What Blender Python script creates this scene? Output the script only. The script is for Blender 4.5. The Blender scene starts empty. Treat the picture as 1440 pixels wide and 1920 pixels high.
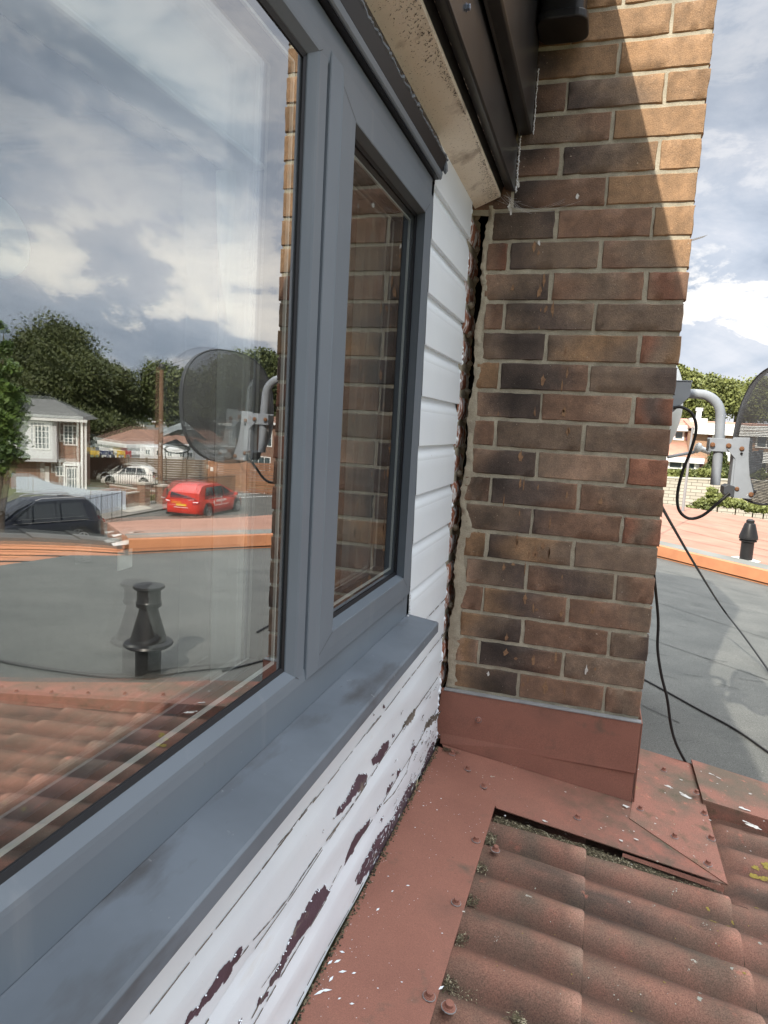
import bpy, bmesh, math, random
import numpy as np
from mathutils import Vector, Matrix
rnd = random.Random(7)
R = math.radians
scene = bpy.context.scene
COL = scene.collection

# ------------------------------------------------------------------ camera (x = out of the window wall, y = towards the brick wall, z up)
F = 1274.662
CR = [Vector((0.952758, 0.298816, 0.054417)), Vector((0.090080, -0.106895, -0.990181)), Vector((-0.290065, 0.948305, -0.128762))]
CC = Vector((0.36004, -1.81154, 0.72205))
from mathutils.bvhtree import BVHTree
cam = bpy.data.cameras.new('camera'); camo = bpy.data.objects.new('camera', cam); COL.objects.link(camo)
mw = Matrix.Identity(4)
for i in range(3):
    mw[i][0] = CR[0][i]; mw[i][1] = -CR[1][i]; mw[i][2] = -CR[2][i]; mw[i][3] = CC[i]
camo.matrix_world = mw
cam.sensor_fit = 'VERTICAL'; cam.sensor_height = 36.0; cam.lens = F * 36.0 / 1920.0
cam.clip_start = 0.02; cam.clip_end = 2000
scene.camera = camo
# ------------------------------------------------------------------ light
SUN_DIR = Vector((0.325, 1.30, -1.0)).normalized()
sl = bpy.data.lights.new('sun', 'SUN'); sl.energy = 3.4; sl.angle = R(0.5); sl.color = (1.0, 0.92, 0.79)
so = bpy.data.objects.new('sun', sl); COL.objects.link(so)
so.rotation_euler = SUN_DIR.to_track_quat('-Z', 'Y').to_euler(); so.location = (-5, -10, 12)
w = bpy.data.worlds.new('World'); scene.world = w; w.use_nodes = True
nt = w.node_tree; N = nt.nodes; L = nt.links; N.clear()
def wn(t, **k):
    n = N.new(t)
    for a, b in k.items(): setattr(n, a, b)
    return n
def wmath(op, a, b=None, c=None, clamp=False):
    n = N.new('ShaderNodeMath'); n.operation = op; n.use_clamp = clamp
    for i, v in enumerate((a, b, c)):
        if v is None: continue
        if isinstance(v, (int, float)): n.inputs[i].default_value = v
        else: L.new(v, n.inputs[i])
    return n.outputs[0]
def wmix(fac, a, b):
    n = N.new('ShaderNodeMix'); n.data_type = 'RGBA'
    for i, v in ((0, fac), (6, a), (7, b)):
        if isinstance(v, (int, float)): n.inputs[i].default_value = v
        elif isinstance(v, tuple): n.inputs[i].default_value = (*v, 1)
        else: L.new(v, n.inputs[i])
    return n.outputs[2]
sky = wn('ShaderNodeTexSky'); sky.sky_type = 'NISHITA'; sky.sun_disc = False
sky.sun_elevation = R(36.7); sky.sun_rotation = R(194); sky.air_density = 1.2; sky.dust_density = 2.0
tc = wn('ShaderNodeTexCoord'); sx = wn('ShaderNodeSeparateXYZ'); L.new(tc.outputs['Generated'], sx.inputs[0])
zz = wmath('MAXIMUM', sx.outputs[2], 0.0)
den = wmath('ADD', zz, 0.22)
cmb = wn('ShaderNodeCombineXYZ')
L.new(wmath('DIVIDE', sx.outputs[0], den), cmb.inputs[0]); L.new(wmath('DIVIDE', sx.outputs[1], den), cmb.inputs[1]); L.new(wmath('MULTIPLY', zz, 1.2), cmb.inputs[2])
def wnoise(scale, detail, rough, dist=0.0, off=(0, 0, 0)):
    m = wn('ShaderNodeMapping'); L.new(cmb.outputs[0], m.inputs[0]); m.inputs['Location'].default_value = off
    n = wn('ShaderNodeTexNoise'); L.new(m.outputs[0], n.inputs['Vector'])
    n.inputs['Scale'].default_value = scale; n.inputs['Detail'].default_value = detail; n.inputs['Roughness'].default_value = rough; n.inputs['Distortion'].default_value = dist
    return n.outputs[0]
def wramp(v, pts):
    r = wn('ShaderNodeValToRGB'); L.new(v, r.inputs[0]); e = r.color_ramp.elements
    while len(e) < len(pts): e.new(0.5)
    for k, (p, c) in enumerate(pts): e[k].position = p; e[k].color = (*c, 1) if isinstance(c, tuple) else (c, c, c, 1)
    return r.outputs[0]
cb2 = wn('ShaderNodeCombineXYZ'); L.new(sx.outputs[0], cb2.inputs[0]); L.new(sx.outputs[1], cb2.inputs[1]); L.new(wmath('MULTIPLY', zz, 2.3), cb2.inputs[2])
cmb = cb2
nbig = wnoise(2.4, 9, 0.56, 0.6, (3.1, 1.7, 0.6)); nmid = wnoise(5.2, 11, 0.62, 0.5, (0.4, 5.2, 1)); nfine = wnoise(11, 8, 0.6, 0.1, (9, 2, 3))
cover = wramp(wmath('ADD', wmath('MULTIPLY', nbig, 0.7), wmath('MULTIPLY', nmid, 0.3)), [(0.22, 0.0), (0.36, 1.0)])
dark = wramp(wmath('ADD', wmath('MULTIPLY', nbig, 0.6), wmath('MULTIPLY', nmid, 0.4)), [(0.36, (2.5, 2.95, 3.7)), (0.47, (3.9, 4.3, 5.0)), (0.54, (5.0, 5.2, 5.7)), (0.64, (6.0, 6.0, 6.3))])
puff = wramp(wmath('ADD', wmath('MULTIPLY', nmid, 0.70), wmath('MULTIPLY', nfine, 0.30)), [(0.50, 0.0), (0.535, 0.65), (0.60, 1.0)])
low = wramp(zz, [(0.0, 0.30), (0.07, 0.45), (0.12, 1.0), (0.20, 0.9), (0.26, 0.22), (0.48, 0.12), (0.62, 0.3)])
dark = wmix(1.0, dark, (1, 1, 1)) if 0 else dark
vm_ = wn('ShaderNodeVectorMath'); vm_.operation = 'MULTIPLY'; L.new(dark, vm_.inputs[0]); L.new(wramp(zz, [(0.0, 1.0), (0.25, 0.95), (0.42, 0.72), (0.62, 0.85)]), vm_.inputs[1]); dark = vm_.outputs[0]
cloud = wmix(wmath('MULTIPLY', puff, low), dark, (9.0, 8.5, 7.8))
overhead_fill = wramp(zz, [(0.58, 0.0), (0.80, 1.0)])
cloud = wmix(wmath('MULTIPLY', overhead_fill, 0.9), cloud, (25.5, 26, 26.5))  # unseen overhead cloud, brightened far past the visible sky as added fill light
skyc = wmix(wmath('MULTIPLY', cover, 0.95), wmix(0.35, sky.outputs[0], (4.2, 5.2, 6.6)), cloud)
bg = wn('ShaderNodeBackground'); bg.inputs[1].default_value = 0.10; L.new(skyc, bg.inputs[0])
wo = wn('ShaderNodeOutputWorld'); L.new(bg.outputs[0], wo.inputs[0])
scene.view_settings.view_transform = 'Standard'; scene.view_settings.look = 'None'
scene.view_settings.exposure = 0.76; scene.view_settings.gamma = 1
scene.cycles.max_bounces = 10; scene.cycles.transparent_max_bounces = 24; scene.cycles.caustics_reflective = False; scene.cycles.caustics_refractive = False

# ------------------------------------------------------------------ survey helpers: points on known planes, seen directly (D) or in the pane (M)
GX = -0.012
def ray(u, v):
    a, b = (u - 720) / F, (v - 960) / F
    return CR[0] * a + CR[1] * b + CR[2]
def D(u, v, ax, val):
    d = ray(u, v); return CC + d * ((val - CC[ax]) / d[ax])
def mray(u, v):
    d = ray(u, v); return Vector((2 * GX - CC.x, CC.y, CC.z)), Vector((-d.x, d.y, d.z))
def M(u, v, ax, val):
    c, d = mray(u, v); return c + d * ((val - c[ax]) / d[ax])
def ter(x, y):
    r = math.hypot(x, y); k = lambda a: min(1, max(0, a))
    return -4.0 - k((r - 36) / 22) * 1.4 - k((r - 58) / 60) * 1.1
def MG(u, v):
    c, d = mray(u, v); t = 3.0
    while t < 400:
        p = c + d * t
        if p.z < ter(p.x, p.y): return p
        t += 0.05
    return p
def MZ(u, v, P):
    c, d = mray(u, v); t = math.hypot(P[0] - c.x, P[1] - c.y) / math.hypot(d.x, d.y); return (c + d * t).z
def roofz(x, off=0.0): return -0.160 - 0.122 * x + off
def onroof(cx, cy, off=0.0):
    u, v = 800 + cx / 2.25, 1380 + cy / 2.25; d = ray(u, v)
    t = (-0.160 + off - 0.122 * CC.x - CC.z) / (d.z + 0.122 * d.x); return CC + d * t

# ------------------------------------------------------------------ materials
def newmat(name):
    m = bpy.data.materials.new(name); m.use_nodes = True; t = m.node_tree; b = t.nodes['Principled BSDF']; return m, t, b
def _noise(t, scale, detail=4, rough=0.55, coord='Object', sc=(1, 1, 1), dist=0):
    tc = t.nodes.new('ShaderNodeTexCoord'); mp = t.nodes.new('ShaderNodeMapping'); mp.inputs['Scale'].default_value = sc
    t.links.new(tc.outputs[coord], mp.inputs[0]); n = t.nodes.new('ShaderNodeTexNoise'); t.links.new(mp.outputs[0], n.inputs['Vector'])
    n.inputs['Scale'].default_value = scale; n.inputs['Detail'].default_value = detail; n.inputs['Roughness'].default_value = rough; n.inputs['Distortion'].default_value = dist
    return n.outputs[0]
def _ramp(t, v, pts):
    r = t.nodes.new('ShaderNodeValToRGB'); t.links.new(v, r.inputs[0]); e = r.color_ramp.elements
    while len(e) < len(pts): e.new(0.5)
    for k, (p, c) in enumerate(pts): e[k].position = p; e[k].color = (*c, 1) if isinstance(c, tuple) else (c, c, c, 1)
    return r.outputs[0]
def _mix(t, fac, a, b, mode='MIX'):
    n = t.nodes.new('ShaderNodeMix'); n.data_type = 'RGBA'; n.blend_type = mode
    for i, v in ((0, fac), (6, a), (7, b)):
        if isinstance(v, (int, float)): n.inputs[i].default_value = v
        elif isinstance(v, tuple): n.inputs[i].default_value = (*v, 1)
        else: t.links.new(v, n.inputs[i])
    return n.outputs[2]
def _bump(t, b, h, strength, dist=0.002):
    n = t.nodes.new('ShaderNodeBump'); n.inputs['Strength'].default_value = strength; n.inputs['Distance'].default_value = dist
    t.links.new(h, n.inputs['Height']); t.links.new(n.outputs[0], b.inputs['Normal'])
def pm(name, c1, c2=None, scale=20, detail=4, rough=0.7, bump=0.0, bscale=None, bdist=0.002, spec=0.4, metal=0.0, layers=(), sc=(1, 1, 1), lo=0.35, hi=0.65, fine=0.0, fscale=900):
    m, t, b = newmat(name); b.inputs['Roughness'].default_value = rough; b.inputs['Specular IOR Level'].default_value = spec; b.inputs['Metallic'].default_value = metal
    if c2 is None: c2 = tuple(x * 0.85 for x in c1)
    c = _ramp(t, _noise(t, scale, detail, sc=sc), [(lo, c2), (hi, c1)])
    for (lc, ls, a, z, *r) in layers:
        sc2 = r[0] if r else (1, 1, 1)
        c = _mix(t, _ramp(t, _noise(t, ls, 5, 0.6, sc=sc2), [(a, 0.0), (z, 1.0)]), c, lc)
    if fine:
        g = _ramp(t, _noise(t, fscale, 2, 0.7), [(0.3, 1 - fine), (0.7, 1 + fine)])
        c = _mix(t, 1.0, c, g, 'MULTIPLY')
    t.links.new(c, b.inputs['Base Color'])
    if bump: _bump(t, b, _noise(t, bscale or scale * 6, 5, 0.6), bump, bdist)
    return m
MAT = {}
MAT['grey'] = pm('grey_powder_coat', (0.158, 0.190, 0.228), (0.146, 0.175, 0.210), 6, layers=(((0.20, 0.225, 0.255), 22, 0.60, 0.80, (1, 1, .12)), ((0.11, 0.125, 0.145), 35, 0.70, 0.80), ((0.30, 0.32, 0.34), 240, 0.745, 0.76)), rough=0.38, spec=0.45, bump=0.04, bscale=900, bdist=0.0004)
MAT['sill'] = pm('grey_sill', (0.160, 0.190, 0.228), (0.122, 0.146, 0.176), 7, rough=0.5, spec=0.4, layers=(((0.085, 0.09, 0.10), 14, 0.53, 0.70, (1, 0.35, 1)), ((0.24, 0.26, 0.28), 60, 0.68, 0.74), ((0.06, 0.062, 0.07), 70, 0.70, 0.78, (1, .3, 1))), bump=0.05, bscale=500, bdist=0.0004)
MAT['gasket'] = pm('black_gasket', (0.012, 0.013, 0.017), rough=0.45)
MAT['blackgloss'] = pm('black_upvc', (0.026, 0.027, 0.029), (0.017, 0.017, 0.019), 12, rough=0.30, spec=0.5, layers=(((0.075, 0.07, 0.065), 60, 0.66, 0.8),))
MAT['blackpipe'] = pm('black_pipe', (0.020, 0.020, 0.021), (0.014, 0.014, 0.015), 12, rough=0.35)
MAT['soffit'] = pm('soffit_board', (0.86, 0.80, 0.71), (0.78, 0.71, 0.61), 4, rough=0.8, bump=0.2, bscale=150, layers=(((0.10, 0.07, 0.05), 300, 0.62, 0.68), ((0.26, 0.20, 0.16), 11, 0.58, 0.80)))
MAT['mould'] = pm('black_mould', (0.045, 0.035, 0.03), rough=0.9)
MAT['silicone'] = pm('grey_silicone', (0.20, 0.23, 0.27), (0.12, 0.14, 0.17), 60, rough=0.5, bump=0.4, bscale=200)
MAT['silicone_w'] = pm('white_silicone', (0.75, 0.77, 0.8), (0.6, 0.6, 0.6), 60, rough=0.5, bump=0.4, bscale=200)
MAT['white'] = pm('white_gloss_paint', (0.83, 0.90, 0.96), (0.79, 0.86, 0.93), 5, rough=0.42, spec=0.5, bump=0.16, bscale=40, bdist=0.002, layers=(((0.66, 0.63, 0.58), 12, 0.66, 0.86, (1, 0.25, 1)), ((0.50, 0.46, 0.42), 150, 0.73, 0.76, (1, 0.3, 1))))
MAT['purple'] = pm('old_purple_paint', (0.105, 0.066, 0.090), (0.080, 0.050, 0.068), 30, rough=0.55, bump=0.3, bscale=200, layers=(((0.22, 0.19, 0.16), 45, 0.62, 0.68, (1, .3, 1)), ((0.7, 0.7, 0.72), 160, 0.68, 0.71, (1, .35, 1))))
MAT['oldwood'] = pm('weathered_wood', (0.20, 0.175, 0.15), (0.10, 0.085, 0.07), 60, rough=0.9, bump=0.5, bscale=200, sc=(1, .15, 1))
MAT['mortar'] = pm('mortar', (0.45, 0.41, 0.32), (0.33, 0.30, 0.235), 25, rough=0.95, bump=0.6, bscale=220, bdist=0.003, layers=(((0.20, 0.18, 0.15), 12, 0.60, 0.8),), fine=0.18, fscale=500)
MAT['flash'] = pm('red_coated_metal', (0.315, 0.142, 0.104), (0.255, 0.115, 0.085), 5, rough=0.75, bump=0.25, bscale=700, bdist=0.0008, fine=0.22, fscale=600, layers=(((0.14, 0.078, 0.060), 5, 0.52, 0.80), ((0.13, 0.10, 0.075), 13, 0.62, 0.80), ((0.10, 0.06, 0.05), 70, 0.72, 0.75)))
MAT['flash2'] = pm('red_coated_metal_weathered', (0.310, 0.145, 0.108), (0.165, 0.125, 0.092), 7, rough=0.85, bump=0.35, bscale=500, bdist=0.0012, fine=0.3, fscale=500, lo=.36, hi=.56, layers=(((0.10, 0.09, 0.055), 16, 0.57, 0.74), ((0.40, 0.17, 0.12), 34, 0.62, 0.70), ((0.33, 0.28, 0.10), 6, 0.70, 0.78), ((0.45, 0.43, 0.38), 55, 0.69, 0.73), ((0.05, 0.04, 0.035), 40, 0.70, 0.76)))
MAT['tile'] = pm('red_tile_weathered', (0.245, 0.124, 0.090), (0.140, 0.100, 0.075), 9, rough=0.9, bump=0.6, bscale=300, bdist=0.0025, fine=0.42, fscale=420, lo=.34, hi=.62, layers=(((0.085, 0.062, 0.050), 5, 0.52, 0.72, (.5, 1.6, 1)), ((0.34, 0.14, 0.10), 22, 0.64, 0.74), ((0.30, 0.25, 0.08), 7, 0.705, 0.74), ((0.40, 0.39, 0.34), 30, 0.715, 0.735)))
def roll_dirt_shade():
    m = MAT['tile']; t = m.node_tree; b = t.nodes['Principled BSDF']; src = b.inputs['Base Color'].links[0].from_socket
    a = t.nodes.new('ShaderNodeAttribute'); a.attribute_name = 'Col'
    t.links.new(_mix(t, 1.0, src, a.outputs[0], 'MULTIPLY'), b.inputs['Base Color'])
roll_dirt_shade()
MAT['felt'] = pm('mineral_felt', (0.128, 0.132, 0.124), (0.100, 0.105, 0.100), 3, rough=0.95, bump=0.7, bscale=500, bdist=0.003, fine=0.48, fscale=260, layers=(((0.075, 0.08, 0.076), 2.2, 0.58, 0.75),))
MAT['feltline'] = pm('felt_lap', (0.050, 0.052, 0.050), rough=0.95)
MAT['redfelt'] = pm('red_mineral_felt', (0.40, 0.225, 0.165), (0.33, 0.175, 0.125), 2, rough=0.95, bump=0.4, bscale=300, fine=0.15, fscale=260, layers=(((0.30, 0.17, 0.14), 1.4, 0.58, 0.75, (1, 3, 1)),))
MAT['feltgrey'] = pm('grey_trim_felt', (0.22, 0.225, 0.21), (0.18, 0.185, 0.17), 3, rough=0.9)
MAT['orange'] = pm('orange_board', (0.56, 0.245, 0.120), (0.47, 0.20, 0.10), 5, rough=0.6, layers=(((0.30, 0.12, 0.07), 3, 0.62, 0.8),))
MAT['metal'] = pm('grey_dish_metal', (0.30, 0.33, 0.37), (0.25, 0.275, 0.31), 20, rough=0.38, spec=0.5, layers=(((0.62, 0.64, 0.66), 60, 0.70, 0.74), ((0.20, 0.13, 0.09), 45, 0.76, 0.82)))
MAT['darkmetal'] = pm('dark_dish_metal', (0.06, 0.065, 0.075), rough=0.45)
MAT['rust'] = pm('rusty_bolt', (0.25, 0.115, 0.055), (0.15, 0.075, 0.04), 200, rough=0.8, bump=.4, bscale=300)
MAT['bolt'] = pm('steel_bolt', (0.20, 0.24, 0.32), rough=0.35, metal=0.6)
MAT['cable'] = pm('black_cable', (0.012, 0.012, 0.013), rough=0.5)
MAT['whiteplastic'] = pm('white_plastic', (0.72, 0.74, 0.74), (0.62, 0.64, 0.62), 8, rough=0.45)
MAT['greyplastic'] = pm('grey_plastic', (0.30, 0.31, 0.32), rough=0.5)
MAT['spacer'] = pm('spacer_bar', (0.68, 0.70, 0.68), rough=0.5)
MAT['upvc'] = pm('white_upvc', (0.88, 0.89, 0.88), (0.85, 0.86, 0.85), 3, rough=0.35)
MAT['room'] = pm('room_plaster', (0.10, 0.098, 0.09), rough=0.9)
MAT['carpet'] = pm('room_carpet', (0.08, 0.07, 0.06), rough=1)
MAT['curtain'] = pm('pale_curtain', (0.80, 0.90, 0.90), (0.72, 0.84, 0.85), 30, rough=0.9)
MAT['bird'] = pm('bird_dropping', (0.72, 0.72, 0.70), (0.50, 0.48, 0.44), 90, rough=0.9)
MAT['debris'] = pm('debris', (0.19, 0.16, 0.10), (0.03, 0.025, 0.02), 260, rough=1, lo=.4, hi=.6)
MAT['debrisflake'] = pm('debris_flakes', (0.44, 0.40, 0.28), (0.10, 0.09, 0.05), 90, rough=1, lo=.45, hi=.55)
MAT['tanspall'] = pm('brick_spall', (0.31, 0.185, 0.105), (0.20, 0.115, 0.068), 140, rough=0.95)
MAT['void'] = pm('dark_void', (0.01, 0.01, 0.01), rough=1)
MAT['glassdark'] = pm('dark_window_glass', (0.03, 0.035, 0.04), rough=0.06, spec=0.8)
MAT['glassmid'] = pm('house_window_glass', (0.10, 0.13, 0.14), (0.05, 0.07, 0.08), 1.5, rough=0.1, spec=0.7)
MAT['leafdark'] = pm('leaf_dark', (0.085, 0.100, 0.032), (0.034, 0.046, 0.015), 0.6, rough=0.6, lo=.3, hi=.7)
MAT['leafmid'] = pm('leaf_mid', (0.105, 0.128, 0.038), (0.045, 0.062, 0.02), 0.9, rough=0.6, lo=.3, hi=.7)
MAT['leafbright'] = pm('leaf_bright', (0.26, 0.285, 0.085), (0.10, 0.12, 0.04), 1.2, rough=0.6, lo=.3, hi=.7)
MAT['leafnear'] = pm('leaf_near', (0.13, 0.20, 0.045), (0.03, 0.06, 0.015), 3, rough=0.45, lo=.3, hi=.7)
MAT['bark'] = pm('bark', (0.13, 0.10, 0.075), (0.07, 0.055, 0.04), 10, rough=0.95, bump=.5)
MAT['pole'] = pm('creosote_pole', (0.22, 0.13, 0.085), (0.15, 0.09, 0.06), 5, rough=0.9, sc=(1, 1, .2))
MAT['asphalt'] = pm('asphalt', (0.105, 0.103, 0.092), (0.075, 0.074, 0.066), 1.2, rough=0.95, bump=.3, bscale=60)
MAT['ground'] = pm('ground_mix', (0.105, 0.125, 0.05), (0.15, 0.13, 0.08), 0.12, rough=1, bump=.5, bscale=4, bdist=.05)
MAT['pave'] = pm('pavement', (0.24, 0.22, 0.19), (0.18, 0.165, 0.145), 0.8, rough=0.95)
MAT['slab'] = pm('pale_slab', (0.52, 0.49, 0.42), rough=0.9)
MAT['roadpaint'] = pm('road_paint', (0.7, 0.7, 0.68), rough=0.8)
MAT['grass'] = pm('grass', (0.13, 0.19, 0.04), (0.07, 0.11, 0.025), 3, rough=1)
MAT['brownfence'] = pm('brown_fence', (0.105, 0.062, 0.040), (0.075, 0.045, 0.030), 2, rough=0.9, sc=(4, 4, .3))
MAT['slatfence'] = pm('weathered_slats', (0.20, 0.155, 0.115), (0.13, 0.095, 0.07), 1.0, rough=0.9, sc=(1, 1, 6))
MAT['orangefence'] = pm('orange_slats', (0.34, 0.17, 0.095), (0.24, 0.115, 0.065), 1.0, rough=0.9, sc=(1, 1, 6))
MAT['bluefence'] = pm('pale_steel_sheet', (0.50, 0.55, 0.62), (0.44, 0.49, 0.56), 1.0, rough=0.5)
MAT['rail'] = pm('black_rail', (0.03, 0.03, 0.03), rough=0.5)
MAT['clad'] = pm('white_cladding', (0.74, 0.76, 0.78), rough=0.5)
MAT['rooftile'] = pm('grey_rooftile', (0.13, 0.13, 0.125), (0.09, 0.09, 0.088), 2, rough=0.9, bump=.4, bscale=20)
MAT['brownroof'] = pm('brown_rooftile', (0.24, 0.135, 0.095), (0.17, 0.095, 0.07), 1.2, rough=0.9)
MAT['pinkroof'] = pm('pink_rooftile', (0.46, 0.27, 0.20), (0.36, 0.20, 0.15), 1.2, rough=0.9)
MAT['tarp'] = pm('grey_tarpaulin', (0.20, 0.225, 0.225), (0.13, 0.15, 0.15), 2, rough=0.5)
MAT['paper'] = pm('white_paper', (0.85, 0.82, 0.78), rough=0.8)
MAT['teal'] = pm('pale_teal_fabric', (0.55, 0.75, 0.74), rough=0.8)
def brickpat(name, c1, c2, mort, scale, msize=0.02):
    m, t, b = newmat(name); tcn = t.nodes.new('ShaderNodeTexCoord'); mp = t.nodes.new('ShaderNodeMapping')
    ge = t.nodes.new('ShaderNodeNewGeometry'); sp = t.nodes.new('ShaderNodeSeparateXYZ'); t.links.new(ge.outputs['Position'], sp.inputs[0])
    ad = t.nodes.new('ShaderNodeMath'); ad.operation = 'ADD'; t.links.new(sp.outputs[0], ad.inputs[0]); t.links.new(sp.outputs[1], ad.inputs[1])
    cb = t.nodes.new('ShaderNodeCombineXYZ'); t.links.new(ad.outputs[0], cb.inputs[0]); t.links.new(sp.outputs[2], cb.inputs[1])
    br = t.nodes.new('ShaderNodeTexBrick'); t.links.new(cb.outputs[0], br.inputs['Vector']); br.inputs['Scale'].default_value = scale
    br.inputs['Color1'].default_value = (*c1, 1); br.inputs['Color2'].default_value = (*c2, 1); br.inputs['Mortar'].default_value = (*mort, 1)
    br.inputs['Mortar Size'].default_value = msize; br.inputs['Brick Width'].default_value = 0.45; br.inputs['Row Height'].default_value = 0.15
    t.links.new(br.outputs['Color'], b.inputs['Base Color']); b.inputs['Roughness'].default_value = 0.9
    return m
MAT['farbrick'] = brickpat('far_red_brick', (0.27, 0.12, 0.08), (0.18, 0.09, 0.06), (0.3, 0.26, 0.2), 2.0)
MAT['farbrick2'] = brickpat('far_orange_brick', (0.40, 0.22, 0.13), (0.32, 0.17, 0.10), (0.4, 0.34, 0.26), 2.0)
MAT['palewall'] = brickpat('pale_block_wall', (0.50, 0.46, 0.39), (0.43, 0.39, 0.33), (0.22, 0.20, 0.17), 0.9, 0.016)
def flashgrad():
    m, t, b = newmat('red_metal_weathering_outwards'); b.inputs['Roughness'].default_value = .85
    n1 = _ramp(t, _noise(t, 16, 6, .65), [(.36, (.105, .085, .058)), (.5, (.20, .105, .078)), (.66, (.30, .125, .09))]); n0 = _ramp(t, _noise(t, 5, 4), [(.35, (.255, .115, .085)), (.65, (.315, .142, .104))])
    tcn = t.nodes.new('ShaderNodeTexCoord'); sp = t.nodes.new('ShaderNodeSeparateXYZ'); t.links.new(tcn.outputs['Object'], sp.inputs[0])
    ad = t.nodes.new('ShaderNodeMath'); ad.operation = 'MULTIPLY_ADD'; t.links.new(_noise(t, 7, 5, .6), ad.inputs[0]); ad.inputs[1].default_value = .5; t.links.new(sp.outputs[0], ad.inputs[2])
    c = _mix(t, _ramp(t, ad.outputs[0], [(.42, 0.0), (.85, 1.0)]), n0, n1); c = _mix(t, _ramp(t, _noise(t, 60, 3, .5), [(.72, 0.0), (.74, .9)]), c, (.42, .39, .33))
    c = _mix(t, 1.0, c, _ramp(t, _noise(t, 550, 2, .7), [(.3, .75), (.7, 1.25)]), 'MULTIPLY'); t.links.new(c, b.inputs['Base Color']); _bump(t, b, _noise(t, 500, 4), .3, .001); return m
MAT['flash3'] = flashgrad()
def attrmat(name, rough, fine, bump):
    m, t, b = newmat(name); a = t.nodes.new('ShaderNodeAttribute'); a.attribute_name = 'Col'
    c = _mix(t, 1.0, a.outputs[0], _ramp(t, _noise(t, 45, 5, .65), [(0.28, (0.85, 0.85, 0.86)), (0.72, (1.5, 1.42, 1.32))]), 'MULTIPLY')
    c = _mix(t, 1.0, c, _ramp(t, _noise(t, 420, 3, .7), [(0.3, 1 - fine), (0.7, 1 + fine)]), 'MULTIPLY')
    c = _mix(t, _ramp(t, _noise(t, 160, 2, .5), [(0.73, 0.0), (0.76, 1.0)]), c, (0.5, 0.42, 0.33))
    c = _mix(t, _ramp(t, _noise(t, 130, 3, .5), [(0.22, 1.0), (0.27, 0.0)]), c, (0.03, 0.025, 0.025))
    t.links.new(c, b.inputs['Base Color']); b.inputs['Roughness'].default_value = rough
    _bump(t, b, _noise(t, 300, 6, .7), bump, 0.0025); return m
MAT['brick'] = attrmat('fired_brick', 0.88, 0.30, 0.8)
def slipmat():
    m, t, b = newmat('painted_brick_edge'); base = _ramp(t, _noise(t, 40, 4), [(0.3, (0.22, 0.085, 0.05)), (0.7, (0.42, 0.17, 0.10))])
    c = _mix(t, _ramp(t, _noise(t, 42, 5, .6, sc=(1, 1, .55)), [(0.50, 0.0), (0.53, 1.0)]), base, (0.78, 0.78, 0.8))
    t.links.new(c, b.inputs['Base Color']); b.inputs['Roughness'].default_value = 0.6; _bump(t, b, _noise(t, 90, 5), 0.8, 0.004); return m
MAT['slip'] = slipmat()
def glassmat(name, f0, f1, tint=(0.96, 1.0, 0.99)):
    m = bpy.data.materials.new(name); m.use_nodes = True; t = m.node_tree; t.nodes.clear()
    lw = t.nodes.new('ShaderNodeLayerWeight'); lw.inputs[0].default_value = 0.5
    mr = t.nodes.new('ShaderNodeMapRange'); t.links.new(lw.outputs['Facing'], mr.inputs[0]); mr.inputs[1].default_value = 0.0; mr.inputs[2].default_value = 1.0
    mr.inputs[3].default_value = f0; mr.inputs[4].default_value = f1
    g = t.nodes.new('ShaderNodeBsdfGlossy'); g.inputs['Roughness'].default_value = 0.0; g.inputs['Color'].default_value = (1, 1, 1, 1)
    tr = t.nodes.new('ShaderNodeBsdfTransparent'); tr.inputs[0].default_value = (*tint, 1)
    mx = t.nodes.new('ShaderNodeMixShader'); t.links.new(mr.outputs[0], mx.inputs[0]); t.links.new(tr.outputs[0], mx.inputs[1]); t.links.new(g.outputs[0], mx.inputs[2])
    o = t.nodes.new('ShaderNodeOutputMaterial'); t.links.new(mx.outputs[0], o.inputs[0]); return m
MAT['pane'] = glassmat('window_glass_outer', 0.17, 0.66)
MAT['pane2'] = glassmat('window_glass_inner', 0.21, 0.60)
def meshmat():
    m = bpy.data.materials.new('perforated_steel'); m.use_nodes = True; t = m.node_tree; b = t.nodes['Principled BSDF']
    b.inputs['Base Color'].default_value = (0.10, 0.105, 0.115, 1); b.inputs['Roughness'].default_value = 0.45; b.inputs['Metallic'].default_value = 0.3
    tcn = t.nodes.new('ShaderNodeTexCoord'); vo = t.nodes.new('ShaderNodeTexVoronoi'); vo.inputs['Scale'].default_value = 250; vo.inputs['Randomness'].default_value = 0.0
    t.links.new(tcn.outputs['UV'], vo.inputs['Vector'])
    lt = t.nodes.new('ShaderNodeMath'); lt.operation = 'LESS_THAN'; lt.inputs[1].default_value = 0.26; t.links.new(vo.outputs['Distance'], lt.inputs[0])
    tr = t.nodes.new('ShaderNodeBsdfTransparent'); mx = t.nodes.new('ShaderNodeMixShader')
    t.links.new(lt.outputs[0], mx.inputs[0]); t.links.new(b.outputs[0], mx.inputs[1]); t.links.new(tr.outputs[0], mx.inputs[2])
    t.links.new(mx.outputs[0], t.nodes['Material Output'].inputs[0]); return m
MAT['dishmesh'] = meshmat()
def voilemat():
    m = bpy.data.materials.new('voile'); m.use_nodes = True; t = m.node_tree; b = t.nodes['Principled BSDF']
    b.inputs['Base Color'].default_value = (0.90, 0.98, 0.98, 1); b.inputs['Roughness'].default_value = 0.9
    return m
MAT['voile'] = voilemat()
def carpaint(name, c):
    m, t, b = newmat(name); b.inputs['Base Color'].default_value = (*c, 1); b.inputs['Roughness'].default_value = 0.28; b.inputs['Coat Weight'].default_value = 0.6; b.inputs['Coat Roughness'].default_value = 0.05; return m
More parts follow.
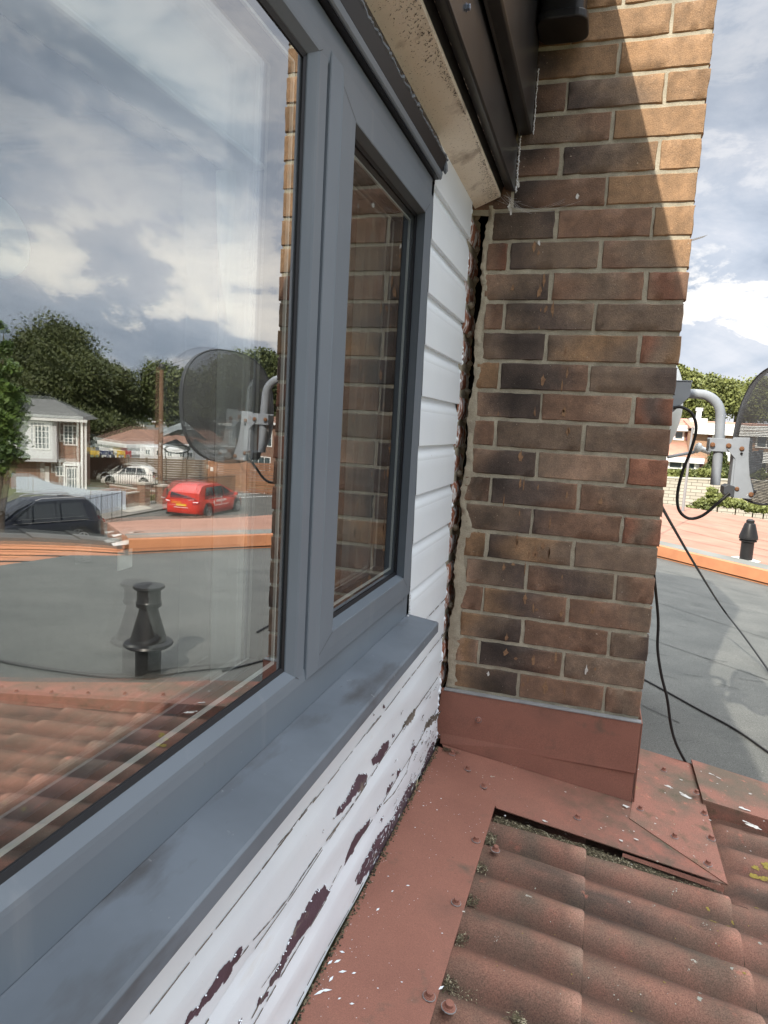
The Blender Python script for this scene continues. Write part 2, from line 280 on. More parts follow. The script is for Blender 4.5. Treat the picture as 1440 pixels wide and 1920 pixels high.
MAT['redcar'] = carpaint('red_car_paint', (0.50, 0.035, 0.02)); MAT['whitecar'] = carpaint('white_car_paint', (0.78, 0.78, 0.76)); MAT['blackcar'] = carpaint('black_car_paint', (0.008, 0.010, 0.018))
MAT['tyre'] = pm('tyre_rubber', (0.015, 0.015, 0.015), rough=0.85); MAT['rim'] = pm('alloy', (0.5, 0.5, 0.5), rough=0.3, metal=0.7)
MAT['lampred'] = pm('tail_lamp_plastic', (0.5, 0.02, 0.02), rough=0.15); MAT['lampclear'] = pm('clear_lamp_plastic', (0.75, 0.78, 0.8), rough=0.1); MAT['plate'] = pm('yellow_plate', (0.8, 0.55, 0.03), rough=0.4)
MAT['yellow'] = pm('yellow_plastic', (0.62, 0.42, 0.06), rough=0.6); MAT['navy'] = pm('navy_plastic', (0.02, 0.03, 0.10), rough=0.6); MAT['redp'] = pm('red_plastic', (0.35, 0.03, 0.04), rough=0.6)
MAT['lilac'] = pm('lilac_board', (0.42, 0.40, 0.68), (0.75, 0.75, 0.8), 2.2, rough=0.6, lo=.45, hi=.5); MAT['purpledoor'] = pm('dark_red_shutter', (0.12, 0.04, 0.06), rough=0.6); MAT['lime'] = pm('old_flash_white', (0.74, 0.72, 0.68), rough=0.8)

# ------------------------------------------------------------------ mesh building
class MB:
    def __init__(s): s.v = []; s.f = []; s.c = []; s.mi = []; s.col = None
    def add(s, vs, fs, col=None, mi=0):
        o = len(s.v); s.v += [tuple(p) for p in vs]
        for f in fs: s.f.append(tuple(i + o for i in f)); s.mi.append(mi)
        s.c += ([col if isinstance(col, tuple) else (1, 1, 1)] * len(vs)) if not isinstance(col, list) else col
        return s
    def box(s, x0, x1, y0, y1, z0, z1, **k):
        return s.add([(x0, y0, z0), (x1, y0, z0), (x1, y1, z0), (x0, y1, z0), (x0, y0, z1), (x1, y0, z1), (x1, y1, z1), (x0, y1, z1)],
                     [(0, 3, 2, 1), (4, 5, 6, 7), (0, 1, 5, 4), (1, 2, 6, 5), (2, 3, 7, 6), (3, 0, 4, 7)], **k)
    def hexa(s, b, t, **k):   # four bottom points, four top points
        return s.add(list(b) + list(t), [(3, 2, 1, 0), (4, 5, 6, 7), (0, 1, 5, 4), (1, 2, 6, 5), (2, 3, 7, 6), (3, 0, 4, 7)], **k)
    def prism(s, poly, fn, a, b, **k):  # poly of 2D, fn(p, t) -> 3D
        n = len(poly); s.add([fn(p, a) for p in poly] + [fn(p, b) for p in poly], [tuple(range(n - 1, -1, -1)), tuple(range(n, 2 * n))] + [(i, (i + 1) % n, n + (i + 1) % n, n + i) for i in range(n)], **k); return s
    def tube(s, pts, r, n=8, cap=True, **k):
        pts = [Vector(p) for p in pts]; rs = r if isinstance(r, (list, tuple)) else [r] * len(pts); vs = []; up = None
        for i, p in enumerate(pts):
            d = (pts[min(i + 1, len(pts) - 1)] - pts[max(i - 1, 0)]).normalized()
            if up is None: up = d.orthogonal().normalized()
            up = (up - d * up.dot(d)).normalized(); b = d.cross(up)
            for j in range(n):
                a = 2 * math.pi * j / n; vs.append(p + (up * math.cos(a) + b * math.sin(a)) * rs[i])
        fs = [(i * n + j, i * n + (j + 1) % n, (i + 1) * n + (j + 1) % n, (i + 1) * n + j) for i in range(len(pts) - 1) for j in range(n)]
        if cap: fs += [tuple(range(n - 1, -1, -1)), tuple(range((len(pts) - 1) * n, len(pts) * n))]
        return s.add(vs, fs, **k)
    def lathe(s, c, prof, n=20, ax=Vector((0, 0, 1)), **k):  # prof (r, h)
        c = Vector(c); ax = ax.normalized(); u = ax.orthogonal().normalized(); w_ = ax.cross(u); vs = []
        for r, h in prof:
            for j in range(n):
                a = 2 * math.pi * j / n; vs.append(c + ax * h + (u * math.cos(a) + w_ * math.sin(a)) * r)
        fs = [(i * n + j, i * n + (j + 1) % n, (i + 1) * n + (j + 1) % n, (i + 1) * n + j) for i in range(len(prof) - 1) for j in range(n)]
        fs += [tuple(range(n - 1, -1, -1)), tuple(range((len(prof) - 1) * n, len(prof) * n))]
        return s.add(vs, fs, **k)
    def build(s, name, mat, parent=None, smooth=False, bevel=0, ang=40, bseg=2):
        me = bpy.data.meshes.new(name); me.from_pydata(s.v, [], s.f); me.update()
        for m_ in (mat if isinstance(mat, list) else [mat]): me.materials.append(MAT[m_] if isinstance(m_, str) else m_)
        if any(s.mi): me.polygons.foreach_set('material_index', s.mi)
        if any(c != (1, 1, 1) for c in s.c) or name in ('tile_sheet',):
            a = me.color_attributes.new('Col', 'FLOAT_COLOR', 'POINT'); a.data.foreach_set('color', np.array([(*c, 1) for c in s.c], dtype=np.float32).ravel())
        bm = bmesh.new(); bm.from_mesh(me); bmesh.ops.recalc_face_normals(bm, faces=bm.faces)
        bm.to_mesh(me); bm.free()
        if smooth:
            me.polygons.foreach_set('use_smooth', [True] * len(me.polygons)); me.set_sharp_from_angle(angle=R(ang))
        o = bpy.data.objects.new(name, me); COL.objects.link(o)
        if parent: o.parent = parent; o.matrix_parent_inverse = parent.matrix_basis.inverted()
        if bevel:
            b = o.modifiers.new('bevel', 'BEVEL'); b.width = bevel; b.segments = bseg; b.limit_method = 'ANGLE'; b.angle_limit = R(35)
            b.harden_normals = False
        return o
def tag(o, label, cat=None, group=None, kind=None):
    if label: o['label'] = label
    if cat: o['category'] = cat
    if group: o['group'] = group
    if kind: o['kind'] = kind
    return o
def thing(name, loc, label, cat, group=None):
    o = bpy.data.objects.new(name, None); o.empty_display_size = 0.1; o.location = loc; COL.objects.link(o); bpy.context.view_layer.update(); return tag(o, label, cat, group)
def struct(o): o['kind'] = 'structure'; return o

# ================================================================== SETTING: terrain
g = MB(); nr, na = 60, 96
rad = [0] + [2.0 * 1.085 ** i for i in range(nr)]
for r in rad:
    for a in range(na):
        x, y = r * math.cos(2 * math.pi * a / na), r * math.sin(2 * math.pi * a / na); g.v.append((x, y, ter(x, y) - 0.02)); g.c.append((1, 1, 1))
for i in range(len(rad) - 1):
    for a in range(na): g.f.append((i * na + a, (i + 1) * na + a, (i + 1) * na + (a + 1) % na, i * na + (a + 1) % na)); g.mi.append(0)
struct(g.build('ground', 'ground', smooth=True))
def sheet(name, pts, lift, mat, sub=10):
    # drape a quad strip on the terrain: pts = two polylines (left, right)
    m = MB(); Lp, Rp = pts; n = len(Lp); rows = []
    for i in range(n - 1):
        for k in range(sub + (i == n - 2)):
            t = k / sub; rows.append((Vector(Lp[i]).lerp(Vector(Lp[i + 1]), t), Vector(Rp[i]).lerp(Vector(Rp[i + 1]), t)))
    q = 6
    for a, b in rows:
        for j in range(q + 1):
            p = a.lerp(b, j / q); m.v.append((p.x, p.y, ter(p.x, p.y) + lift)); m.c.append((1, 1, 1))
    for i in range(len(rows) - 1):
        for j in range(q): m.f.append((i * (q + 1) + j, i * (q + 1) + j + 1, (i + 1) * (q + 1) + j + 1, (i + 1) * (q + 1) + j)); m.mi.append(0)
    return m.build(name, mat, smooth=True)
# the street runs along +y past the parked red car and swings to the right
struct(sheet('road', ([(10, -2, 0), (10, 20, 0), (13.5, 30, 0), (14, 60, 0), (14, 110, 0)], [(19.2, -2, 0), (19.2, 20, 0), (19.4, 30, 0), (27, 47, 0), (60, 60, 0)]), 0.0, 'asphalt'))
struct(sheet('pavement', ([(19.2, -2, 0), (19.2, 20, 0), (19.5, 30, 0), (22, 36.5, 0)], [(22.5, -2, 0), (22.5, 20, 0), (22.6, 28, 0), (24.6, 35, 0)]), 0.06, 'pave'))
struct(sheet('driveway', ([(22.6, 27, 0), (30, 33, 0)], [(24.6, 35, 0), (36, 47, 0)]), 0.03, 'farbrick'))
e = MB()
for (a, b) in (((20.3, 25.0), (21.6, 26.7)), ((21.0, 25.2), (22.2, 26.6))): pass
p = [M(*q, 2, -3.93) for q in ((216, 955), (262, 946), (288, 953), (242, 961))]
e.add([(q.x, q.y, -3.925) for q in p], [(0, 1, 2, 3)]); struct(e.build('pale_slabs', 'slab'))
e = MB()
for (u0, v0, u1, v1) in ((440, 928, 505, 925), (446, 934, 512, 931)):
    a, b = MG(u0, v0), MG(u1, v1); d = (b - a).normalized(); n_ = Vector((-d.y, d.x, 0)) * 0.12
    ps = [a - n_, b - n_, b + n_, a + n_]; e.add([(q.x, q.y, ter(q.x, q.y) + 0.03) for q in ps], [(0, 1, 2, 3)])
struct(e.build('road_markings', 'roadpaint'))
vg = MB(); rg = random.Random(3)
def tufts(m, pts, n, h, wd=0.02):
    for _ in range(n):
        i = rg.randrange(len(pts) - 1); t = rg.random(); x = pts[i][0] + (pts[i + 1][0] - pts[i][0]) * t + rg.uniform(-.35, .35); y = pts[i][1] + (pts[i + 1][1] - pts[i][1]) * t + rg.uniform(-.35, .35)
        z = ter(x, y); a = rg.uniform(0, 6.28); dx, dy = math.cos(a) * wd, math.sin(a) * wd; hh = h * rg.uniform(.4, 1.2)
        m.add([(x - dx, y - dy, z), (x + dx, y + dy, z), (x + rg.uniform(-.1, .1), y + rg.uniform(-.1, .1), z + hh)], [(0, 1, 2)])
A0, A1 = MG(385, 899), MG(512, 913)
tufts(vg, [(A0.x - .5, A0.y - 1, 0), (A1.x - .6, A1.y - 1, 0)], 2600, 0.45, 0.05); tag(vg.build('verge_grass', 'leafmid'), 'strip of rough green grass growing along the foot of the slatted fence', 'grass', kind='stuff')

# ================================================================== BRICK WALL (neighbour's return wall)
CC_ = {'d': (.040, .033, .032), 'b': (.140, .083, .056), 't': (.218, .136, .074), 'r': (.185, .078, .048), 'g': (.125, .094, .070), 'p': (.235, .160, .115), 'o': (.26, .155, .078)}
ROW = [['tgd', 'gbb', 'bbb', 'bgb'][0:1] + ['bbb', 'bgb'], ['ptp', 'ddb', 'ggg'], ['tgd', 'bbb', 'ggd'], ['bbb', 'tdb', 'bbg'], ['pgd', 'bdg', 'gbb'], ['ttt', 'dtg', 'ggg'],
       ['ggd', 'dbb', 'rgr'], ['pgb', 'ddb', 'bgb'], ['pdd', 'gpg', 'rrr'], ['pbb', 'ggg', 'ggb'], ['pdd', 'bbp', 'rdr'], ['ttt', 'ddb', 'ggd'], ['gdd', 'gtg', 'rgt'],
       ['pbb', 'gdg', 'ggg'], ['pgd', 'bgb', 'brb'], ['bbr', 'dgg', 'bgt'], ['ggd', 'bbb', 'ttt'], ['bbb', 'dbb', 'ttt'], ['bdb', 'dgt', 'ttt'], ['bbb', 'ggb', 'ttt'],
       ['ddb', 'dgt', 'ttt'], ['ddb', 'dtt', 'ott'], ['dtt', 'ttt', 'ttt']]
XR = 0.530
bw = thing('brick_wall', (0.27, 0, -0.2), 'weathered brown brick wall with sooty faces and recessed mortar, rising beside the window', 'brick wall')
bk = MB(); rb = random.Random(11)
def brick(m, x0, x1, z0, z1, tones, face, nx=10, nz=3):
    """face(a, depth, z) -> point; front at depth 0"""
    ch = 0.0024; w_ = x1 - x0; rows = []
    xs = [x0, x0 + ch] + [x0 + ch + (w_ - 2 * ch) * i / (nx - 1) for i in range(1, nx - 1)] + [x1 - ch, x1]
    zs = [z0, z0 + ch] + [z0 + ch + (z1 - z0 - 2 * ch) * i / nz for i in range(1, nz)] + [z1 - ch, z1]
    dj = rb.uniform(-0.0012, 0.0012); mean_ = (.128, .088, .066); cv = [tuple(CC_[c][j_] * .72 + mean_[j_] * .28 for j_ in range(3)) for c in tones]; vs = []; cs = []; br = rb.uniform(.86, 1.12)
    ph = [rb.uniform(0, 6.28) for _ in range(4)]
    for iz, z in enumerate(zs):
        for ix, x in enumerate(xs):
            ex = ix in (0, len(xs) - 1); ez = iz in (0, len(zs) - 1)
            dd = dj + (0.0035 if (ex or ez) else 0) + rb.uniform(-.0003, .0003)
            jx = rb.uniform(-.0018, .0016) if ex else 0; jz = rb.uniform(-.0011, .0011) if ez else 0
            vs.append(face(x + jx, dd, z + jz)); t = (x - x0) / max(w_, 1e-4) * 2 + 0.25 * math.sin(ph[0] + z * 60)
            t = min(1.999, max(0, t)); k = int(t); fr = t - k; fr = fr * fr * (3 - 2 * fr); a, b = cv[k], cv[min(2, k + 1)]
            edge = 1.15 if (ex or ez) else 1.0
            gs = math.exp(-((x - .125 - .03 * math.sin(z * 9)) / .062) ** 2) * (.35 + .65 * (.5 + .5 * math.sin(z * 41.9 + 2.2 * math.sin(z * 13)))) if face is front else 0
            q = 1.30 * br * edge * (1 - .66 * gs) * (1 + .10 * math.sin(ph[1] + x * 90) + .08 * math.sin(ph[2] + x * 37 + z * 50) + rb.uniform(-.06, .06))
            cs.append(tuple((a[j] * (1 - fr) + b[j] * fr) * q for j in range(3)))
    nX = len(xs); fs = [(i * nX + j, i * nX + j + 1, (i + 1) * nX + j + 1, (i + 1) * nX + j) for i in range(len(zs) - 1) for j in range(nX - 1)]
    base = len(vs); per = [j for j in range(nX)] + [i * nX + nX - 1 for i in range(1, len(zs))] + [(len(zs) - 1) * nX + j for j in range(nX - 2, -1, -1)] + [i * nX for i in range(len(zs) - 2, 0, -1)]
    coords = [(xs[p % nX], zs[p // nX]) for p in per]
    for (x, z), p in zip(coords, per): vs.append(face(x, 0.030, z)); cs.append(cs[p])
    n_ = len(per); fs += [(per[i], per[(i + 1) % n_], base + (i + 1) % n_, base + i) for i in range(n_)]
    m.add(vs, fs, col=cs)
front = lambda x, d, z: (x, d, z)
def xleft(z): return 0.014 + 0.024 * max(0, min(1, z / 1.28)) + 0.004 * math.sin(z * 31)
for k in range(36):
    z0, z1 = 0.075 * k + 0.0045, 0.075 * k + 0.0702
    js = [.2125, .4375] if k % 2 == 0 else [.1, .325]
    tones = ROW[k] if k < len(ROW) else ['ttt', 'tot', 'ttb']
    if k < 17: xl = xleft(z0) + rb.choice([0.006, 0.012, 0.02] if k > 5 else [0.016, 0.022, 0.03])
    else: xl = -0.1
    ed = [xl] + js + [XR + 0.0]
    if k >= 17 and k % 2 == 0: ed = [xl] + js + [XR]
    for i in range(len(ed) - 1):
        a = ed[i] + (0.0042 if i else 0) + rb.uniform(-.0015, .0015); b = ed[i + 1] - (0.0042 if i < len(ed) - 2 else 0) + (rb.uniform(-.0025, .002))
        brick(bk, a, b, z0 + rb.uniform(-.001, .001), z1 + rb.uniform(-.001, .001), tones[i], front)
side = lambda y, d, z: (XR + 0.0 - d, y, z)
for k in range(36):   # the wall's side face
    z0, z1 = 0.075 * k + 0.0055, 0.075 * k + 0.0695; y = 0.2185 if k % 2 else 0.106
    while y < 1.6:
        brick(bk, y, min(y + 0.215, 1.6), z0, z1, rb.choice(['bbb', 'gbg', 'bgt', 'tbb', 'rbb']), side, 4, 1); y += 0.225
bk.build('brickwork', 'brick', bw, smooth=True, ang=50)
mo = MB()   # mortar bed: a gently uneven sheet 5 mm behind the brick faces, returning along the side
nx, nz = 60, 300; zt = 2.72
def mort(fn, u0, u1):
    vs = []
    for i in range(nz + 1):
        for j in range(nx + 1):
            u_ = u0(i) + (u1 - u0(i)) * j / nx; vs.append(fn(u_, -0.01 + (zt + 0.01) * i / nz))
    mo.add(vs, [(i * (nx + 1) + j, i * (nx + 1) + j + 1, (i + 1) * (nx + 1) + j + 1, (i + 1) * (nx + 1) + j) for i in range(nz) for j in range(nx)])
mort(lambda x, z: (x, 0.0042 + rb.uniform(-.0006, .0006) + .0008 * math.sin(x * 70 + z * 23), z), lambda i: (xleft(-0.01 + (zt + .01) * i / nz) if (-0.01 + (zt + .01) * i / nz) < 1.272 else -0.1), XR - 0.0045)
mort(lambda y, z: (XR - 0.0045, y, z), lambda i: 0.0042, 1.6)
mo.add([(XR - .0045, 1.6, -.3), (XR - .0045, 1.6, zt), (-.1, 1.6, zt), (-.1, 1.6, -.3)], [(0, 1, 2, 3)])
mo.add([(-.1, 0, zt), (XR - .0045, 0, zt), (XR - .0045, 1.6, zt), (-.1, 1.6, zt)], [(0, 1, 2, 3)])
# ragged mortar fillet along the left arris, and the inner cheek of the gap
vs = []; zs = [i * 0.008 for i in range(int(1.30 / 0.008))]
for z in zs:
    x = xleft(z); wv = 0.003 * math.sin(z * 55) + 0.002 * math.sin(z * 140 + 1) + rb.uniform(-.0045, .0045); wd = (0.012 + 0.010 * math.sin(z * 41 + 2) + (0.010 if z < .5 else 0)) * (1 if z < 0.95 else .5)
    vs += [(x + 0.012 + max(0.004, wd), 0.0045, z), (x + 0.006 + max(0, wd) * .6 + rb.uniform(-.0025, .0025), -0.001 + rb.uniform(-.0022, .0022), z), (x + wv * .5, 0.0005 + rb.uniform(-.0015, .0015), z), (x - .002 + wv * .6, 0.012, z), (x - .001, 0.09, z)]
mo.add(vs, [(i * 5 + j, i * 5 + j + 1, (i + 1) * 5 + j + 1, (i + 1) * 5 + j) for i in range(len(zs) - 1) for j in range(4)])
mo.build('mortar', 'mortar', bw, smooth=True, ang=60)
# spalled tear-drop marks burnt off the faces
dr = MB(); P3 = [(660, 45), (725, 110), (760, 105), (835, 105), (590, 180), (640, 165), (705, 185), (905, 235), (705, 350), (750, 400), (765, 410), (900, 430), (1070, 415), (605, 560), (600, 640), (655, 675), (750, 680), (870, 665), (1082, 730), (815, 830), (918, 845), (720, 790), (695, 815)]
P6 = [(890, 230), (505, 320), (530, 360), (565, 515), (537, 580), (380, 560), (545, 690), (575, 685), (615, 690), (535, 800), (557, 1100), (700, 1060), (670, 1130), (295, 1300), (510, 1290), (680, 1290), (710, 1400), (690, 930)]
P2 = [(467, 330), (465, 500), (488, 505), (580, 525), (360, 605), (765, 575), (982, 615), (460, 690), (657, 750), (444, 875), (560, 960), (610, 900), (650, 950), (743, 35), (770, 165)]
PX = [(740 + a / 2.88, 1000 + b / 2.88) for a, b in P3] + [(840 + a / 3.13, 360 + b / 3.13) for a, b in P6] + [(840 + a / 3.4286, 760 + b / 3.4286) for a, b in P2]
def drop(m, x, z, w_, h, y):
    n = 12; pts = []
    for i in range(n):
        a = 2 * math.pi * i / n; rr = 1 + rb.uniform(-.38, .32); ty = math.cos(a); tx = math.sin(a) * (0.9 if ty < 0.2 else 0.9 - .7 * ty)
        pts.append((x + tx * w_ * rr, y, z + ty * h * rr))
    m.add(pts, [tuple(range(n))])
for u, v in PX:
    q = D(u, v, 1, 0); drop(dr, q.x, q.z, rb.choice([.0022, .0034, .0048, .0068]) * rb.uniform(.8, 1.2), rb.choice([.005, .009, .014, .018]) * rb.uniform(.8, 1.2), -0.0019)
dr.build('spall_mark', 'tanspall', bw)
wd_ = MB()
for (u, v) in ((740 + 1035 / 2.88, 1000 + 735 / 2.88), (840 + 760 / 3.13, 360 + 25 / 3.13), (740 + 505 / 2.88, 1000 + 755 / 2.88), (955, 388), (840 + 535 / 3.13, 360 + 300 / 3.13), (972, 345), (958, 398)):
    q = D(u, v, 1, 0); drop(wd_, q.x, q.z, rb.uniform(.003, .005), rb.uniform(.006, .013), -0.0024)
wd_.build('white_drip', 'bird', bw)
# brick slips of the cavity edge, seen between boards and gap (painted over in places)
sp = MB(); sm = MB(); z = -0.01; k = 0
while z < 1.26:
    h = 0.062 + rb.uniform(-.003, .003); y0 = -0.062 + rb.uniform(-.004, .003); n = 8; vs = []
    for i in range(7):
        zz_ = z + 0.004 + (h - .002) * i / 6; e_ = (abs(i - 3) / 3) ** 3 * 0.006
        for j in range(n + 1):
            y = y0 + (0.185) * j / n; ex = (0.004 if j == n else 0); vs.append((0.0045 - e_ - ex + rb.uniform(-.0012, .0012) + 0.003 * math.sin(k * 2.1), y, zz_))
    sp.add(vs, [(i * (n + 1) + j, i * (n + 1) + j + 1, (i + 1) * (n + 1) + j + 1, (i + 1) * (n + 1) + j) for i in range(6) for j in range(n)])
    z += 0.075; k += 1
sp.build('painted_brick_edge', 'slip', bw, smooth=True, ang=60)
vs = []; zs = [i * 0.01 - .02 for i in range(131)]
for z in zs:
    for j in range(8): vs.append((-0.0015 + rb.uniform(-.002, .003), -.06 + .026 * j, z))
sm.add(vs, [(i * 8 + j, i * 8 + j + 1, (i + 1) * 8 + j + 1, (i + 1) * 8 + j) for i in range(len(zs) - 1) for j in range(7)])
for kk in range(17):   # squeezed mortar lumps in the gap
    z = 0.072 + kk * 0.075; x = -.001; sm.lathe((x + .005, 0.045 + rb.uniform(-.03, .04), z), [(0.001, -.010), (.008, -.006), (.011, 0), (.008, .006), (.001, .010)], 7)
sm.build('cavity_mortar', 'mortar', bw, smooth=True)
v_ = MB(); v_.box(-.012, .05, .145, .16, -.2, 1.33); v_.box(-.1, .045, -.055, -.002, 1.312, 1.34); v_.box(-.03, -.0105, -.075, .15, -.3, 1.26); v_.box(-.03, .030, -.058, .0, -.3, -.172); v_.box(-.011, .012, .0, .15, -.3, -.02); v_.box(-.1, .045, .145, .15, 1.2, 1.45); v_.build('cavity_blocker', 'void', bw)  # black boxes added to keep the gap dark and stop sky leaking through
wb = MB()   # cobweb threads under the fascia foot
def thread(a, b, sag, n=8):
    a, b = Vector(a), Vector(b); wb.tube([a.lerp(b, i / n) - Vector((0, 0, sag * 4 * (i / n) * (1 - i / n))) for i in range(n + 1)], 0.00016, 3, cap=False)
for i in range(13):
    thread((0.075 + rb.uniform(-.01, .02), -0.01 + rb.uniform(-.03, 0), 1.30 + rb.uniform(-.01, .012)), (0.11 + rb.uniform(0, .10) * rb.random(), -0.003, 1.275 + rb.uniform(-.015, .03)), rb.uniform(.002, .01))
for i in range(5): thread((0.10, -.004, 1.27 + i * .003), (0.24 + rb.uniform(-.03, .04), -.004, 1.29 + rb.uniform(-.01, .01)), .01)
tag(wb.build('cobweb', 'silicone_w'), 'dusty cobweb strung between the beige soffit end and the brick wall', 'cobweb')

# ================================================================== WEATHERBOARD WALL
wbw = thing('weatherboard_wall', (0, -1.5, -0.16), 'white painted timber weatherboards with flaking paint showing old purple coats', 'weatherboard wall')
steps = [1.192 - 0.1025 * k for k in range(14)]   # lower edge of each board
def xprof(z):
    top = None
    for s in steps:
        if z <= s + 1e-6: top = s
    if top is None: return 0.0102
    d = top - z
    if d < 0.030: q = d / 0.030; return (0.0010 + 0.0082 * q * q * (3 - 2 * q)) if z > .30 else (0.0052 + 0.0042 * q ** 1.3)
    if d < 0.0325: return 0.0093
    return 0.0096 + 0.0008 * (d - .0325) / .07
def boards(m, y0, y1, z0, z1, ny):
    zs = [z0, z1]; cuts = []
    for s in steps:
        cuts += [(s + .0009, 0.0104), (s + 0.0001, 0.0096), (s, 0.001 if s > .30 else .0045), (s - .008, None), (s - .015, None), (s - .022, None), (s - 0.0298, None), (s - 0.0306, 0.0090), (s - 0.0316, 0.0092), (s - 0.0330, 0.0095)]
        cuts += [(s - .034 - .066 * q, None) for q in (.25, .5, .75)]
    L_ = [(z, x if x is not None else xprof(z)) for z, x in cuts if z0 < z < z1] + [(z0, xprof(z0)), (z1, xprof(z1))]
    L_.sort(key=lambda a: a[0]); vs = []
    for z, x in L_:
        for j in range(ny + 1):
            y = y0 + (y1 - y0) * j / ny
            low = max(0, min(1, (0.33 - z) / .3)); vs.append((x + low * (0.0012 * math.sin(y * 9 + z * 40) + 0.0008 * math.sin(y * 23 + z * 90)), y, z + low * .0015 * math.sin(y * 7 + z * 13)))
    n = ny + 1; m.add(vs, [(i * n + j, i * n + j + 1, (i + 1) * n + j + 1, (i + 1) * n + j) for i in range(len(L_) - 1) for j in range(ny)])
    m.add([(x, y1, z) for z, x in L_] + [(-.02, y1, z) for z, x in L_], [(i, i + 1, len(L_) + i + 1, len(L_) + i) for i in range(len(L_) - 1)])
bd = MB(); YE = -0.060
boards(bd, -3.6, YE, -0.158, 0.3235, 120); boards(bd, -0.4485, YE, 0.3235, 1.2, 8); boards(bd, -3.6, YE, 1.2, 1.285, 60)
bd.build('boards', 'white', wbw, smooth=True, ang=30)
# ragged paint build-up and gaps at the boards' right end
pe = MB()
for i in range(150):
    z = rb.uniform(-.14, 1.27); s = rb.uniform(.0015, .0045) * (1.3 if z < .3 else 1)
    pe.lathe((xprof(z) - rb.uniform(0, .008), YE + rb.uniform(-.002, .004), z), [(0.0003, -s * 1.6), (s, -s * .7), (s * 1.1, s * .3), (0.0003, s * 1.8)], 6)
pe.build('paint_lumps', 'white', wbw, smooth=True)
# flaked patches surveyed from the photograph
r4 = lambda x, y, xx=0.0112: D(300 + x / 2.571, 1200 + y / 2.571, 0, xx)
PAT = [[(390, 1480), (388, 1520), (352, 1580), (325, 1640), (262, 1712), (205, 1780), (140, 1860), (112, 1862), (150, 1790), (190, 1760), (240, 1670), (290, 1580), (340, 1555), (370, 1500)],
 [(822, 1195), (800, 1240), (765, 1300), (722, 1380), (662, 1455), (612, 1530), (585, 1600), (530, 1672), (523, 1640), (570, 1560), (598, 1490), (650, 1380), (698, 1300), (750, 1220), (790, 1188)],
 [(1107, 485), (1092, 540), (1062, 590), (1020, 608), (1018, 575), (1050, 545), (1070, 500)], [(997, 655), (975, 712), (932, 752), (900, 790), (872, 830), (828, 870), (850, 820), (888, 770), (930, 700), (958, 650)],
 [(1012, 858), (1000, 910), (972, 960), (930, 1045), (885, 1092), (908, 1020), (938, 940), (975, 905)],
 [(1247, 678), (1225, 742), (1190, 800), (1165, 850), (1145, 930), (1100, 990), (1040, 1060), (1000, 1120), (952, 1182), (935, 1160), (960, 1110), (988, 1050), (1035, 960), (1080, 900), (1125, 850), (1155, 790), (1200, 700)],
 [(1230, 505), (1222, 540), (1205, 556), (1203, 525)], [(1162, 618), (1155, 655), (1135, 672), (1138, 635)], [(1122, 678), (1110, 727), (1088, 745), (1090, 710)],
 [(512, 1708), (500, 1740), (453, 1778), (470, 1735)], [(392, 1822), (392, 1862), (360, 1862)], [(1068, 785), (1060, 815), (1038, 832), (1045, 800)], [(1085, 840), (1075, 870), (1055, 885)], [(1128, 460), (1120, 470), (1118, 455)], [(780, 915), (778, 940), (772, 935)],
 [(1082, 318), (1076, 332), (1064, 334), (1068, 314)], [(1034, 352), (1026, 362), (1022, 354)], [(1166, 345), (1160, 362), (1155, 356)]]
PWD = [[(1243, 322), (1232, 370), (1202, 410), (1163, 428), (1180, 390), (1210, 350)], [(1352, 350), (1334, 380), (1292, 430), (1268, 447), (1280, 400), (1310, 365)], [(1362, 440), (1360, 470), (1345, 490), (1342, 455)]]
def ragged(m, poly, mi=0, lift=0.0, sub=6, amp=0.0016):
    P_ = [r4(*q, 0.0) for q in poly]; out = []
    n = len(P_)
    for i in range(n):
        a, b = P_[i], P_[(i + 1) % n]; L_ = (b - a).length; s_ = max(1, int(L_ / 0.006))
        for k in range(s_):
            p = a.lerp(b, k / s_); out.append((p.y + rb.uniform(-amp, amp) * 2, p.z + rb.uniform(-amp, amp)))
    return out
def fan(m, pts, xo, mi=0):
    bm = bmesh.new(); vv = [bm.verts.new((0, y, z)) for y, z in pts]
    try: f = bm.faces.new(vv)
    except Exception: bm.free(); return
    bmesh.ops.triangulate(bm, faces=[f]); bmesh.ops.subdivide_edges(bm, edges=[e_ for e_ in bm.edges if e_.calc_length() > .012], cuts=2); bmesh.ops.triangulate(bm, faces=bm.faces)
    bm.verts.index_update(); m.add([(xprof(v.co.z) + low_(v.co.y, v.co.z) + xo, v.co.y, v.co.z) for v in bm.verts], [tuple(q.index for q in f.verts) for f in bm.faces]); bm.free()
def low_(y, z):
    low = max(0, min(1, (0.33 - z) / .3)); return low * (0.0012 * math.sin(y * 9 + z * 40) + 0.0008 * math.sin(y * 23 + z * 90))
pp = MB(); pr = MB(); pw = MB()
def inside(y, z, P_):
    c = False; n = len(P_); j = n - 1
    for i in range(n):
        (yi, zi), (yj, zj) = P_[i], P_[j]
        if (zi > z) != (zj > z) and y < (yj - yi) * (z - zi) / (zj - zi) + yi: c = not c
        j = i
    return c
def hsh(a, b, k): v = math.sin(a * 127.1 * k + b * 311.7 * k + k) * 43758.5453; return v - math.floor(v)
def vn(y, z, k): # smooth value noise
    a, b = y * k, z * k; i, j = math.floor(a), math.floor(b); u, v = a - i, b - j; u = u * u * (3 - 2 * u); v = v * v * (3 - 2 * v)
    return (hsh(i, j, 1.0) * (1 - u) + hsh(i + 1, j, 1.0) * u) * (1 - v) + (hsh(i, j + 1, 1.0) * (1 - u) + hsh(i + 1, j + 1, 1.0) * u) * v
